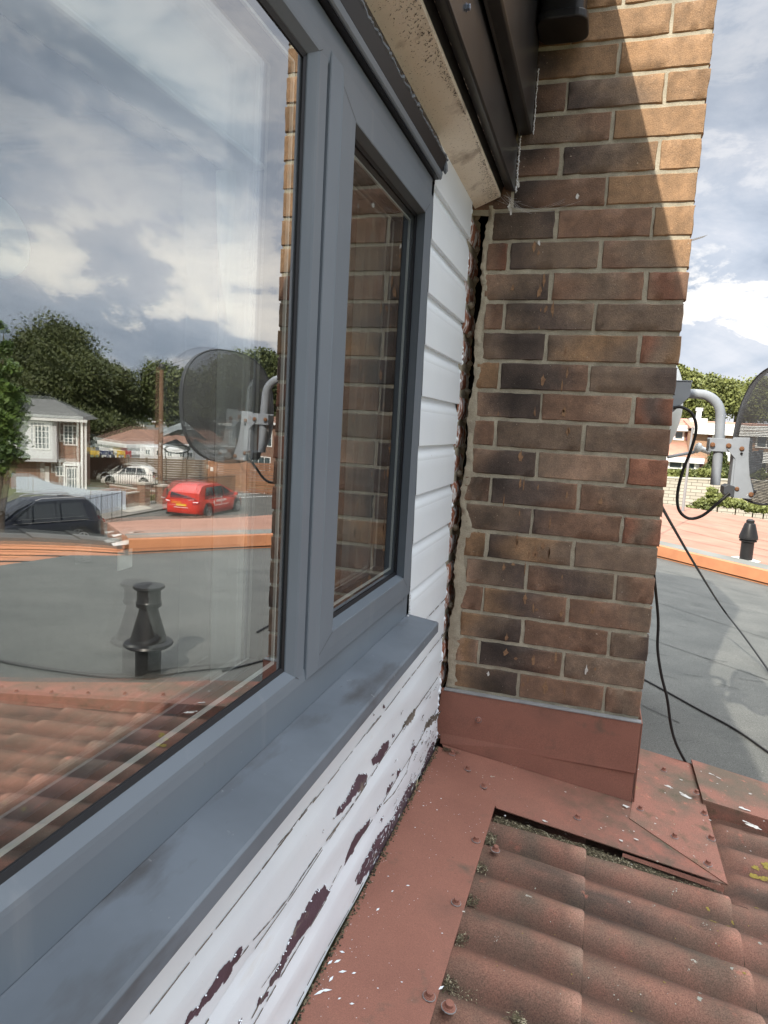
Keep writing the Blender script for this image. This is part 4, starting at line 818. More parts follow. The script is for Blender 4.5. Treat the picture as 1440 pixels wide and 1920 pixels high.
def onblotch(m, cx, cy, r, st_=1.0):
    q = onroof(cx, cy, 0.0); n = 13; pts = [(q.x, q.y)]
    for i in range(n): a = 6.2832 * i / n; rr = r * rb.uniform(.5, 1.3); pts.append((q.x + math.cos(a) * rr * st_, q.y + math.sin(a) * rr))
    P3_ = []
    for x, y in pts:
        h = bvt.ray_cast(Vector((x, y, 1)), Vector((0, 0, -1)))[0]; P3_.append((x, y, (h.z if h else roofz(x)) + .0012))
    m.add(P3_, [(0, i + 1, (i + 1) % n + 1) for i in range(n)])
for (cx, cy, r) in ((1215, 765, .0085), (1190, 700, .0038), (1275, 792, .004), (1295, 745, .003), (1005, 1015, .003), (870, 1100, .0022), (1340, 1002, .003), (1395, 690, .004)): onblotch(ly, cx, cy, r)
for i in range(9): onblotch(ly, 1420 + rb.uniform(-45, 45), 545 + rb.uniform(-20, 22), rb.uniform(.003, .008), 1.5)
for (cx, cy, r) in ((1155, 1048, .006), (1155, 1096, .007), (1415, 848, .0055), (1287, 975, .0045), (957, 702, .003), (855, 680, .003), (1048, 636, .0035), (1230, 912, .002), (640, 690, .002), (297, 826, .002), (1175, 786, .0025), (1065, 1275, .003), (1390, 1120, .003)):
    for _ in range(6): onblotch(lw_, cx + rb.uniform(-9, 9), cy + rb.uniform(-7, 7), r * rb.uniform(.2, .55))
for _ in range(130): onblotch(lw_ if rb.random() < .6 else ly, rb.uniform(250, 1430), rb.uniform(330, 1230), rb.uniform(.0005, .0015))
MAT['lichy'] = pm('yellow_lichen', (.34, .27, .06), (.22, .17, .05), 200, rough=1); MAT['lichw'] = pm('pale_lichen', (.42, .43, .38), (.28, .29, .25), 260, rough=1)
ly.build('yellow_lichen', 'lichy', lr); lw_.build('pale_lichen', 'lichw', lr)
# grit and leaf litter in the open channel and along the boards
db = MB()
db.add([(.206, -.2445, roofz(.206, -.0235)), (.60, -.2445, roofz(.60, -.0225)), (.60, -.284, roofz(.6, -.0225)), (.206, -.286, roofz(.206, -.0235))], [(0, 1, 2, 3)])
def litter(m, n, fx, fy, off, s=1.0):
    for _ in range(n):
        x, y = fx(), fy(); z = roofz(x, off) + rb.uniform(0, .006) * s; a, t_ = rb.uniform(0, 6.28), rb.uniform(-.5, .9); l_, w_ = rb.uniform(.001, .0055) * s, rb.uniform(.0004, .0014) * s
        d = Vector((math.cos(a), math.sin(a), t_ * .6)) * l_; e_ = Vector((-math.sin(a), math.cos(a), rb.uniform(-.4, .4))) * w_; P = Vector((x, y, z))
        m.add([P - d, P + e_, P + d, P - e_], [(0, 1, 2, 3)], mi=rb.choice([0, 0, 1]))
litter(db, 2600, lambda: .206 + rb.random() ** 1.3 * .36, lambda: rb.uniform(-.283, -.247), -.0215)
litter(db, 500, lambda: rb.uniform(.5, .71), lambda: rb.uniform(-.262, -.248), -.022, .7)
litter(db, 420, lambda: .199 + rb.random() * .022, lambda: rb.gauss(-.347, .013), -.021)
for yc in (-.455, -.565, -.67, -.78): litter(db, 200, lambda: .198 + rb.random() ** 2 * .02, lambda: rb.gauss(yc, .010), -.022, .8)
litter(db, 240, lambda: rb.gauss(.225, .018), lambda: rb.gauss(-.785, .014), -.024, .6)
litter(db, 160, lambda: rb.gauss(.322, .006), lambda: rb.gauss(-.808, .006), -.010, 1.1)
tag(db.build('leaf_litter', ['debris', 'debrisflake']), 'dark grit, moss and dry leaf litter in the roof channel and tile troughs', 'leaf litter', kind='stuff')
gd = MB()
def grit(m, n):
    for _ in range(n):
        y = -.05 - rb.random() * 1.6; x = .0115 + abs(rb.gauss(0, .004)); s = rb.uniform(.0006, .0026); z = roofz(x, .0048)
        m.lathe((x, y, z), [(s * .5, 0), (s, s * .5), (s * .4, s * 1.1)], 5)
grit(gd, 1300); litter(gd, 500, lambda: .03 + abs(rb.gauss(0, .02)), lambda: -.045 - abs(rb.gauss(0, .012)), .006, .6)
tag(gd.build('grit', 'debris'), 'line of dark grit along the foot of the white boards', 'grit', kind='stuff')
fk = MB()
for (cx, cy, l_, a) in ((300, 1545, .004, .4), (820, 1555, .006, 1.2), (855, 1550, .007, .9), (880, 1600, .007, .5), (825, 1635, .007, 1.4), (770, 1700, .011, .9), (800, 1690, .010, .45), (935, 1607, .004, .6), (1050, 1300, .005, 1.2), (1195, 1185, .004, .3), (1250, 730, .003, 0), (1270, 800, .0025, 0), (1120, 1212, .003, 1), (925, 1755, .004, .4), (1165, 1650, .002, 0), (1050, 1680, .002, 0), (1100, 1140, .002, 0), (1230, 905, .002, 0), (1305, 785, .002, 0), (1355, 765, .002, 0), (1335, 820, .002, 0), (878, 1505, .005, 0), (865, 1730, .003, .8), (1355, 1678, .006, 1.0), (1360, 1415, .002, 0)):
    u, v = 300 + cx / 2.571, 1200 + cy / 2.571; d = ray(u, v); t = (-0.160 + .0055 - 0.122 * CC.x - CC.z) / (d.z + 0.122 * d.x); P = CC + d * t
    dd = Vector((math.cos(a), math.sin(a), 0)) * l_; ee = Vector((-math.sin(a), math.cos(a), 0)) * min(.0022, l_ * .4)
    fk.add([P - dd + Vector((0, 0, .0006)), P + ee + Vector((0, 0, .0012)), P + dd + Vector((0, 0, .0008)), P - ee + Vector((0, 0, .0004))], [(0, 1, 2, 3)])
for _ in range(160):
    y = -.06 - rb.random() * .9; x = .02 + rb.random() ** 2 * .16; P = Vector((x, y, roofz(x, .0056))); a = rb.uniform(0, 3.14); l_ = rb.uniform(.0004, .0018)
    fk.add([P - Vector((math.cos(a), math.sin(a), 0)) * l_, P + Vector((-math.sin(a), math.cos(a), 0)) * l_ * .6, P + Vector((math.cos(a), math.sin(a), 0)) * l_], [(0, 1, 2)])
tag(fk.build('paint_flakes', 'white'), 'loose white paint flakes scattered on the red apron below the boards', 'paint flakes', kind='stuff')

# ================================================================== FELT ROOF, ORANGE VERGE, RED FELT ROOF
def feltz(x, y): return -0.42 - 0.088 * (y - .33)
FE = [(.50, .335), (1.95, .19), (3.0, -.4), (5.3, 1.9)]
oD0, oD1 = D(1240, 1047, 2, -.83), D(1440, 1098, 2, -.83)
od = (oD1 - oD0).normalized(); oE = M(238, 1038, 2, -.83); O0 = oD0 - od * 3.5; O1 = oD0 + od * (oE - oD0).dot(od)
m = MB(); P_ = [(.5, .2), (1.95, -.1), (3.4, -1.2), (4.9, .2), (5.2, 2.0), (O1.x, O1.y), (O0.x, O0.y), (.5, 6.5), (-.6, 4.0), (-.6, 1.5), (.5, 1.5)]
P_ = [(.5, .2), (2.2, -.2), (3.6, -1.0), (4.6, 1.0), (4.85, 3.1), (4.86, 4.0), (O1.x, O1.y), (O0.x, O0.y)]
m.add([(x, y, feltz(x, y) if i < 3 else (-.60 if i == 3 else -.845)) for i, (x, y) in enumerate(P_)] + [(x, y, -1.2) for x, y in P_], [tuple(range(8))] + [(i, (i + 1) % 8, 8 + (i + 1) % 8, 8 + i) for i in range(8)])
feltroof = thing('felt_roof', (2, 2, -.7), 'flat grey mineral felt roof beyond the tiles, crossed by black cables', 'flat roof'); m.build('felt_sheet', 'felt', feltroof)
dn = Vector((od.y, -od.x, 0)) * -1 if Vector((od.y, -od.x, 0)).y < 0 else Vector((od.y, -od.x, 0))
m = MB()
def band(m, a, b, off, wd, z0, z1):  # strip parallel to the verge, offset 'off' towards us
    p = [a - dn * off, b - dn * off, b - dn * (off - wd), a - dn * (off - wd)]; m.add([(p[0].x, p[0].y, z0), (p[1].x, p[1].y, z0), (p[2].x, p[2].y, z1), (p[3].x, p[3].y, z1)], [(0, 1, 2, 3)])
band(m, O0, O1, .50, .50, -.806, -.83); m.build('felt_upstand', 'feltgrey' if 0 else 'felt', feltroof)
fz = lambda x, y: feltz(x, y)
nl = MB()
def lapline(m, a, b, wd, lift):
    a, b = Vector((*a, 0)), Vector((*b, 0)); d = (b - a).normalized(); n_ = Vector((-d.y, d.x, 0)) * wd; k = 24; vs = []
    for i in range(k + 1):
        p = a.lerp(b, i / k); w1 = n_ * rb.uniform(.5, 1.3)
        for q in (p - w1, p + w1):
            # the sheet is triangulated between its border heights; stay just above it
            vs.append((q.x, q.y, hfelt(q.x, q.y) + lift))
    m.add(vs, [(2 * i, 2 * i + 1, 2 * i + 3, 2 * i + 2) for i in range(k)])
from mathutils.bvhtree import BVHTree
dg = bpy.context.evaluated_depsgraph_get(); feltsheet = bpy.data.objects['felt_sheet']; bvh = BVHTree.FromPolygons([tuple(v.co) for v in feltsheet.data.vertices], [tuple(p_.vertices) for p_ in feltsheet.data.polygons])
def hfelt(x, y):
    h = bvh.ray_cast(Vector((x, y, 5)), Vector((0, 0, -1))); return h[0].z if h[0] else feltz(x, y)
for i in range(1, 6):
    a = O0 - dn * (.95 * i + .02); b = O1 - dn * (.95 * i + .02); A_, B_ = None, None; ins = []
    for k in range(101):
        p = a.lerp(b, k / 100)
        if bvh.ray_cast(Vector((p.x, p.y, 5)), Vector((0, 0, -1)))[0] and p.y > .3: ins.append(p)
    if len(ins) > 4: lapline(nl, ins[1][:2], ins[-2][:2], .003, .003)
for i in range(26):
    x, y = rb.uniform(.7, 2.2), rb.uniform(.8, 4.2); lapline(nl, (x, y), (x + rb.uniform(.03, .12), y - rb.uniform(.0, .05)), .0025, .0045)
nl.build('felt_lap', 'feltline', feltroof)
vf = thing('orange_verge', (1.3, 7.6, -.8), 'long orange edge board dividing the grey felt roof from the red felt roof', 'edge board')
m = MB()
def vband(m, off0, z0, off1, z1):
    p = [O0 - dn * off0, O1 - dn * off0, O1 - dn * off1, O0 - dn * off1]; m.add([(p[0].x, p[0].y, z0), (p[1].x, p[1].y, z0), (p[2].x, p[2].y, z1), (p[3].x, p[3].y, z1)], [(0, 1, 2, 3)])
vband(m, .012, -.862, .012, -.812); vband(m, .012, -.812, .0, -.812); m.build('lower_board', 'orange', vf)
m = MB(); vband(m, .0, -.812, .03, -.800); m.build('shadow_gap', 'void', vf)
m = MB(); vband(m, .035, -.798, .035, -.668); vband(m, .035, -.668, -.03, -.662); vband(m, .035, -.798, -.03, -.800); m.build('upper_board', 'orange', vf)
m = MB(); vband(m, -.03, -.661, -.20, -.640); vband(m, -.20, -.640, -.24, -.70); m.build('grey_kerb', 'feltgrey', vf)
# red felt roof beyond
rr_ = thing('red_felt_roof', (4, 9, -.8), 'salmon red felted flat roof beyond the orange edge board', 'flat roof')
fA, fB = D(1240, 944, 2, -.95), D(1440, 975, 2, -.95)
q = [M(200, 986, 2, -.95), M(300, 977, 2, -.95), M(430, 971, 2, -.95), M(520, 964, 2, -.95)]
O0b, O1b = O0 + dn * .22, O1 + dn * .22
P_ = [(O0b.x, O0b.y, -.665), (O1b.x, O1b.y, -.665), (q[0].x, q[0].y, -.9), (q[1].x + .1, q[1].y, -.93), (q[2].x, q[2].y, -.95), (q[3].x, q[3].y, -.95), (fB.x, fB.y, -.95), (fA.x, fA.y, -.95), (fA.x - 5, fA.y + 2, -.95)]
P_ = P_[:1] + P_[1:]
m = MB(); m.add(P_ + [(a, b, -1.5) for a, b, c in P_], [tuple(range(len(P_)))] + [(i, (i + 1) % len(P_), len(P_) + (i + 1) % len(P_), len(P_) + i) for i in range(len(P_))]); m.build('red_sheet', 'redfelt', rr_)
rs_ = bpy.data.objects['red_sheet']; bm = bmesh.new(); bm.from_mesh(rs_.data); bmesh.ops.triangulate(bm, faces=bm.faces); bm.to_mesh(rs_.data); bm.free()
bvh2 = BVHTree.FromPolygons([tuple(v.co) for v in rs_.data.vertices], [tuple(p_.vertices) for p_ in rs_.data.polygons])
def hred(x, y):
    h = bvh2.ray_cast(Vector((x, y, 5)), Vector((0, 0, -1))); return h[0].z if h[0] and h[0].z > -1.2 else None
ml = MB()
for i in range(1, 7):
    o_2 = .38 + 1.05 * i; prev = None
    for k in range(121):
        p = (O0 + dn * o_2).lerp(O1 + dn * o_2, k / 120); h = hred(p.x, p.y)
        if h is not None and prev is not None: ml.add([(prev[0], prev[1], prev[2] + .006), (p.x, p.y, h + .006), (p.x + dn.x * .018, p.y + dn.y * .018, h + .006), (prev[0] + dn.x * .018, prev[1] + dn.y * .018, prev[2] + .006)], [(0, 1, 2, 3)])
        prev = (p.x, p.y, h) if h is not None else None
ml.build('felt_lap', 'brownroof', rr_)
wp = MB()
for (u0, v0, u1, v1, hh) in ((207, 1003, 272, 1001, 4), (207, 1019, 292, 1012, 5)):
    a = [M(u0, v0, 2, -.74), M(u1, v1, 2, -.74), M(u1 - 20, v1 + hh, 2, -.74), M(u0 + 4, v0 + hh, 2, -.74)]; k = [(p.x, p.y, (hred(p.x, p.y) or -.75) + .012) for p in a]; wp.add(k, [(0, 1, 2, 3)])
wp.build('white_patch', 'lime', rr_)
# stacked orange timber roof edge left of it
A = [M(-60, 1092, 2, -1.00), M(60, 1092, 2, -1.00), M(150, 1092, 2, -1.00), M(236, 1092, 2, -1.00)]
B = [M(-60, 1020, 2, -.86), M(60, 1021, 2, -.86), M(150, 1024, 2, -.86), M(236, 1030, 2, -.86)]
ow = thing('boarded_roof', (5, 3.5, -.9), 'low roof of overlapping orange boards with a dark ridge capping', 'boarded roof'); m = MB(); m2 = MB(); nrow = 6
for k in range(nrow):
    for i in range(3):
        q = [A[i].lerp(B[i], k / nrow), A[i + 1].lerp(B[i + 1], k / nrow), A[i + 1].lerp(B[i + 1], (k + 1) / nrow), A[i].lerp(B[i], (k + 1) / nrow)]
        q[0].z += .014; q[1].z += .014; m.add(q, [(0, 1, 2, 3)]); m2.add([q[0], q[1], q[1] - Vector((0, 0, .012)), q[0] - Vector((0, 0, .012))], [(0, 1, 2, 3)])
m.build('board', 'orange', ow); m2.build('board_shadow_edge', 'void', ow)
m = MB()
for i in range(3): a, b = B[i], B[i + 1]; m.hexa([a, b, b + Vector((.3, .2, 0)), a + Vector((.3, .2, 0))], [a + Vector((0, 0, .09)), b + Vector((0, 0, .07)), b + Vector((.3, .2, .07)), a + Vector((.3, .2, .09))])
m.build('ridge_capping', 'rooftile', ow)
m = MB(); P_ = [A[0], A[1], A[2], A[3], B[3], B[2], B[1], B[0]]; m.add([(p.x, p.y, p.z - .05) for p in P_] + [(p.x, p.y, -4) for p in P_], [(i, (i + 1) % 8, 8 + (i + 1) % 8, 8 + i) for i in range(8)]); m.build('wall', 'farbrick', ow)

# vents
def vent(name, loc, h_pipe, r, cone, label):
    t = thing(name, loc, label, 'vent pipe'); x, y, z = loc
    m = MB(); m.lathe(loc, [(r, -.05), (r, h_pipe)], 24); m.build('pipe', 'blackpipe', t, smooth=True, ang=30)
    return t
bx, by = 1.392, .60; zb = hfelt(bx, by)
vt = vent('vent_pipe', (bx, by, zb), -.268 - zb, .054, 1, 'large black vent pipe with flared skirt and flat cap on the grey felt roof')
m = MB(); m.lathe((bx, by, 0), [(.054, -.272), (.098, -.276), (.104, -.270), (.099, -.261), (.077, -.255), (.075, -.248), (.042, -.130), (.038, -.105)], 28); m.build('skirt', 'blackpipe', vt, smooth=True, ang=35)
m = MB(); m.lathe((bx, by, 0), [(.038, -.108), (.052, -.104), (.053, -.086), (.049, -.080), (.049, -.028)], 28); m.build('neck', 'blackpipe', vt, smooth=True, ang=35)
m = MB(); m.lathe((bx, by, 0), [(.044, -.030), (.060, -.028), (.066, -.022), (.064, -.014), (.010, -.006)], 28); m.build('cap', 'blackpipe', vt, smooth=True, ang=35)
q = D(1398, 1050, 2, -.66); bx, by, zb = q.x, q.y, (hred(q.x, q.y) or -.70) - .01
def sz(u, v): return D(u, v, 1, by)
vt = thing('vent_pipe', (bx, by, zb), 'small black vent pipe with a louvred cowl on the red felt roof beside white flashing', 'vent pipe')
k_ = (sz(1398, 1012) - sz(1398, 1050)).length / 38; m = MB(); m.lathe((bx, by, zb), [(11 * k_, 0), (11 * k_, 42 * k_)], 18); m.build('pipe', 'blackpipe', vt, smooth=True, ang=30)
m = MB(); m.lathe((bx, by, zb + 38 * k_), [(12 * k_, 0), (15 * k_, 1 * k_), (15 * k_, 3 * k_), (12 * k_, 4 * k_), (16 * k_, 5 * k_), (16 * k_, 10 * k_), (9 * k_, 34 * k_), (7 * k_, 35 * k_), (7 * k_, 40 * k_), (4 * k_, 42 * k_)], 20); m.build('cowl', 'blackpipe', vt, smooth=True, ang=35)
m = MB(); n = 14; m.add([(bx + math.cos(6.28 * i / n) * 24 * k_ * rb.uniform(.7, 1.3), by + math.sin(6.28 * i / n) * 30 * k_ * rb.uniform(.7, 1.3), zb + .03) for i in range(n)], [tuple(range(n))]); m.build('flashing_collar', 'lime', vt)

# ================================================================== CABLES
def cable(name, pts, r, label, n=8):
    out = []
    P = [Vector(p) for p in pts]
    for i in range(len(P) - 1):
        p0, p1, p2, p3 = P[max(i - 1, 0)], P[i], P[i + 1], P[min(i + 2, len(P) - 1)]
        for k in range(n):
            t = k / n; out.append(0.5 * ((2 * p1) + (-p0 + p2) * t + (2 * p0 - 5 * p1 + 4 * p2 - p3) * t * t + (-p0 + 3 * p1 - 3 * p2 + p3) * t ** 3))
    out.append(P[-1]); m = MB(); m.tube(out, r, 8); return tag(m.build(name, 'cable', smooth=True), label, 'cable')
def onfelt(u, v, lift=.006):
    z = -.5
    for _ in range(30): q = D(u, v, 2, z); z = hfelt(q.x, q.y) + lift
    return q
cable('cable', [D(1226, 1075, 1, .30), D(1234, 1160, 1, .33), D(1233, 1215, 1, .33), D(1240, 1265, 1, .33), D(1251, 1310, 1, .33), D(1258, 1360, 1, .33), D(1268, 1395, 1, .33), D(1287, 1432, 1, .335)], .0042, 'thick black cable hanging down the brick corner to the tile roof edge')
cable('cable', [onfelt(1195, 1267), onfelt(1247, 1295), onfelt(1310, 1330), onfelt(1378, 1367), onfelt(1440, 1410), onfelt(1500, 1452)], .0045, 'thin black cable lying low across the felt roof in front of the dish shadow')
cable('cable', [D(1238, 945, 1, .5), D(1262, 988, 1, .9), D(1305, 1062, 1, 1.5), onfelt(1352, 1137, .25), onfelt(1395, 1193, .12), onfelt(1440, 1256, .02), onfelt(1500, 1345, .01)], .0052, 'black cable running from behind the brick corner out over the orange edge board')
cable('cable', [onfelt(1470, 1430), (1.25, .72, hfelt(1.25, .72) + .01), (1.45, .50, hfelt(1.45, .5) + .01), (1.9, .42, hfelt(1.9, .42) + .01), (2.4, .5, hfelt(2.4, .5) + .01), (3.0, .35, hfelt(3.0, .35) + .01)], .0042, 'black cable curving past the foot of the large vent pipe')

# ================================================================== SATELLITE DISH (perforated) on a wall arm
sd = thing('satellite_dish', (XR, .2, .85), 'dark grey perforated satellite dish on a bent pole arm fixed to the brick wall corner', 'satellite dish')
m = MB(); yb = .2
m.box(XR, XR + .008, yb - .035, yb + .035, .775, .882)
for s in (-1, 1): m.prism([(XR + .004, .878), (.583, .878), (.583, .838), (XR + .004, .782)], lambda p, t: (p[0], t, p[1]), yb + s * .024 - .002, yb + s * .024 + .002)
m.box(XR + .004, .585, yb - .026, yb + .026, .874, .879); m.build('wall_bracket', 'metal', sd, bevel=.001)
arc = [Vector((.578, yb, .846)), Vector((.600, yb, .8465))]; cx, cz, rr2 = .6, .786, .0605
for i in range(1, 10): a = math.pi / 2 * i / 10; arc.append(Vector((.607 + .0585 * math.sin(a), yb, .788 + .0585 * math.cos(a))))
arc += [Vector((.6665, yb, .775)), Vector((.670, yb, .72)), Vector((.672, yb, .607))]
m = MB(); m.tube(arc, .0125, 20, cap=True); m.build('pole', 'metal', sd, smooth=True, ang=50)
m = MB(); m.lathe((.672, yb, .6068), [(.0105, 0), (.0105, .0002)], 16); m.build('pole_end_hole', 'void', sd)
m = MB(); m.box(.642, .700, yb - .0175, yb - .0135, .697, .732); m.box(.642, .700, yb + .0135, yb + .0175, .697, .732); m.box(.696, .700, yb - .0175, yb + .0175, .697, .732); m.box(.642, .645, yb - .0175, yb + .0175, .700, .729); m.build('clamp', 'metal', sd, bevel=.001)
dc = Vector((.782, .190, .748)); dn_ = Vector((-.98, -.20, .06)).normalized(); du = Vector((-.2, .98, 0)).normalized(); dv = dn_.cross(du).normalized()
if dv.z < 0: dv = -dv
nr_, na_ = 16, 72; W_, H_ = .226, .188; DEP = .045
me_v = []; uvs = []
for i in range(nr_ + 1):
    r = i / nr_
    for j in range(na_):
        a = 2 * math.pi * j / na_; sup = 1 + .035 * math.cos(4 * a) * -1
        U_, V_ = math.cos(a) * r * W_ * sup, math.sin(a) * r * H_ * sup
        p = dc + du * U_ + dv * V_ + dn_ * DEP * (1 - r * r); me_v.append(p); uvs.append((U_, V_))
m = MB(); m.add(me_v, [(i * na_ + j, i * na_ + (j + 1) % na_, (i + 1) * na_ + (j + 1) % na_, (i + 1) * na_ + j) for i in range(nr_) for j in range(na_)])
rim_o = [me_v[nr_ * na_ + j] for j in range(na_)]; lip = [p + dn_ * .0 - dn_ * .014 for p in rim_o]
o = m.build('reflector', 'dishmesh', sd, smooth=True, ang=80); uv = o.data.uv_layers.new(name='UVMap')
for lp_ in o.data.loops: co = o.data.vertices[lp_.vertex_index].co; d_ = Vector(co) - dc; uv.data[lp_.index].uv = (d_.dot(du), d_.dot(dv))
m = MB(); m.tube(rim_o + [rim_o[0]], .0028, 8, cap=False); n = na_
m.add([tuple(p) for p in rim_o] + [tuple(p) for p in lip], [(j, (j + 1) % n, n + (j + 1) % n, n + j) for j in range(n)]); m.build('rim', 'darkmetal', sd, smooth=True, ang=60)
pl_ = MB(); Lp = lambda pts: pts
yp = yb - .022
pl_.prism([(.686, .706), (.700, .736), (.744, .738), (.748, .700), (.748, .640), (.760, .612), (.768, .588), (.758, .578), (.712, .578), (.704, .596), (.712, .610), (.710, .680)], lambda p, t: (p[0], t, p[1]), yp, yp + .004)
pl_.box(.706, .716, yp + .004, yp + .05, .60, .70); pl_.prism([(.744, .70), (.775, .71), (.775, .66), (.748, .64)], lambda p, t: (p[0], t, p[1]), yp + .004, yp + .008)
pl_.build('tilt_plate', 'metal', sd, bevel=.0008)
m = MB(); m.prism([(.690, .606), (.700, .612), (.716, .608), (.716, .580), (.698, .580), (.690, .590)], lambda p, t: (p[0], t, p[1]), yp - .006, yp + .05); m.build('arm_socket', 'darkmetal', sd, bevel=.001)
for (x, z, r, mt) in ((.651, .714, .0065, 'rust'), (.690, .714, .0065, 'rust'), (.722, .708, .006, 'rust'), (.7225, .6955, .003, 'void'), (.722, .602, .0055, 'rust'), (.757, .590, .0065, 'rust'), (.765, .598, .004, 'darkmetal'), (.743, .727, .004, 'metal')):
    m = MB(); m.lathe((x, yp - .0002, z), [(r, 0), (r, .003), (r * .6, .0055)], 12, Vector((0, -1, 0))); m.build('bolt', mt, sd, smooth=True, ang=40)
cable('cable', [(.545, yb - .03, .806), (.566, yb - .03, .808), (.592, yb - .03, .792), (.606, yb - .03, .755), (.600, yb - .03, .700), (.585, yb - .03, .640), (.578, yb - .03, .580), (.586, yb - .03, .535), (.612, yb - .03, .514), (.645, yb - .03, .524), (.680, yb - .03, .562), (.704, yb - .03, .590)], .0040, 'looped black coaxial cable hanging from the dish bracket')
# second, white dish further back on the wall
w2 = thing('satellite_dish', (XR, .9, .8), 'white solid satellite dish half hidden behind the brick corner, below the pole arm', 'satellite dish')
m = MB(); n = 40; vs = []; c2 = Vector((.548, 1.0, .845)); nn_ = Vector((1, .15, 0)).normalized(); uu = Vector((-.15, 1, 0)).normalized()
for i in range(9):
    r = i / 8
    for j in range(n): a = 6.2832 * j / n; vs.append(c2 + uu * math.cos(a) * r * .19 + Vector((0, 0, 1)) * math.sin(a) * r * .20 + nn_ * .098 * math.sqrt(max(0, 1 - r * r)))
m.add(vs, [(i * n + j, i * n + (j + 1) % n, (i + 1) * n + (j + 1) % n, (i + 1) * n + j) for i in range(8) for j in range(n)]); m.build('reflector', 'whiteplastic', w2, smooth=True, ang=80)
m = MB(); m.tube([D(1252, 857, 1, .95), D(1300, 848, 1, 1.0), D(1318, 838, 1, 1.02)], .006, 8); m.build('arm', 'greyplastic', w2)
m = MB(); a, b = D(1303, 838, 1, 1.0), D(1330, 847, 1, 1.0); m.lathe(a, [(.012, 0), (.020, .006), (.020, .016), (.010, .024), (.011, .056)], 16, (b - a)); m.build('receiver_head', 'whiteplastic', w2, smooth=True, ang=40)

# ================================================================== STREET SEEN IN THE PANE
def V2(p): return Vector((p[0], p[1], 0))
def leafcloud(name, blobs, n, size, mat, parent, seed, flat=0.6, hang=0.0):
    """leaf-sized quads gathered in clumps through the blobs' volume; blobs: (centre, (rx, ry, rz), weight)"""
    r = np.random.default_rng(seed); V = []; wsum = sum(b[2] for b in blobs)
    C_ = []
    for (c, rad_, wt) in blobs:
        k = max(4, int(n * wt / wsum / 34)); d = r.normal(size=(k, 3)); d /= np.linalg.norm(d, axis=1)[:, None]
        rr = r.random(k) ** 0.42; cl = np.array(c) + d * rr[:, None] * np.array(rad_) * (1 + .16 * r.normal(size=(k, 1)))
        m_ = 34; base = np.repeat(cl, m_, 0); cs = np.array(rad_).mean() * 0.20
        p = base + r.normal(size=base.shape) * np.array([cs, cs, cs * flat]); C_.append(p)
    P_ = np.concatenate(C_); m_ = len(P_)
    a = r.normal(size=(m_, 3)); a /= np.linalg.norm(a, axis=1)[:, None]; b = r.normal(size=(m_, 3)); b -= (a * b).sum(1)[:, None] * a; b /= np.linalg.norm(b, axis=1)[:, None]
    s = size * (0.55 + 0.9 * r.random(m_))[:, None]
    v = np.empty((m_, 4, 3)); v[:, 0] = P_ - a * s; v[:, 1] = P_ + b * s * .55; v[:, 2] = P_ + a * s; v[:, 3] = P_ - b * s * .55
    me = bpy.data.meshes.new(name); me.vertices.add(m_ * 4); me.vertices.foreach_set('co', v.astype(np.float32).ravel()); me.loops.add(m_ * 4); me.loops.foreach_set('vertex_index', np.arange(m_ * 4, dtype=np.int32))
    me.polygons.add(m_); me.polygons.foreach_set('loop_start', np.arange(0, m_ * 4, 4, dtype=np.int32)); me.polygons.foreach_set('loop_total', np.full(m_, 4, dtype=np.int32)); me.update(calc_edges=True); me.materials.append(MAT[mat])
    o = bpy.data.objects.new(name, me); COL.objects.link(o)
    if parent: o.parent = parent; o.matrix_parent_inverse = parent.matrix_basis.inverted()
    return o
def tree(x, y, z, blobs, n, size, mat, label, seed, tr=.35, group=None, name='tree'):
    t = thing(name, (x, y, z), label, 'tree', group); r = random.Random(seed); m = MB(); zc = min(b[0][2] for b in blobs)
    m.tube([(x, y, z), (x + .1 * tr, y, z + (zc - z) * .5), (x, y, zc)], [tr, tr * .8, tr * .6], 8)
    for (c, rd, wt) in blobs:
        c = Vector(c); m.tube([(x, y, z + (zc - z) * .75), ((x + c.x) / 2, (y + c.y) / 2, (zc + c.z) / 2 - .2), c], [tr * .55, tr * .3, tr * .08], 6)
        for _ in range(4): d = Vector((r.gauss(0, .5) * rd[0], r.gauss(0, .5) * rd[1], r.uniform(0, .6) * rd[2])); m.tube([c - Vector((0, 0, rd[2] * .3)), c + d], [tr * .15, tr * .03], 5)
    m.build('trunk', 'bark', t, smooth=True, ang=80); leafcloud('crown', blobs, n, size, mat, t, seed, ); return t
# far treeline, one object
def hz(u, v, dist):   # point in the pane's view at horizontal distance
    c, d = mray(u, v); t = dist / math.hypot(d.x, d.y); return c + d * t
bl = []
for i, u in enumerate(range(-60, 560, 26)):
    p = hz(u, 800, 165 + 10 * math.sin(i * 2.3)); top = MZ(u, 752 + 10 * math.sin(i * 1.7) - (22 if 240 < u < 420 else 0), p); h = max(4, top + 6.5); bl.append(((p.x, p.y, -6.5 + h * .55), (7, 7, h * .5), 1))
tag(leafcloud('far_woodland', bl, 42000, .55, 'leafmid', None, 5), 'belt of pale green woodland closing the far end of the street', 'woodland', kind='stuff')
def blob(u, v, dist, rpx, rz=None):
    p = hz(u, v, dist); s = p.z and (dist / F) * 1.08; return ((p.x, p.y, p.z), (rpx * s, rpx * s, (rz or rpx) * s), rpx * rpx)
B1 = [blob(108, 660, 86, 46, 42), blob(60, 690, 88, 46, 40), blob(140, 705, 84, 55, 34), blob(75, 745, 85, 60, 34), blob(170, 745, 87, 52, 30), blob(215, 722, 86, 32, 28), blob(225, 775, 88, 26, 26), blob(120, 790, 84, 70, 28), blob(20, 730, 87, 40, 36), blob(190, 800, 86, 50, 20)]
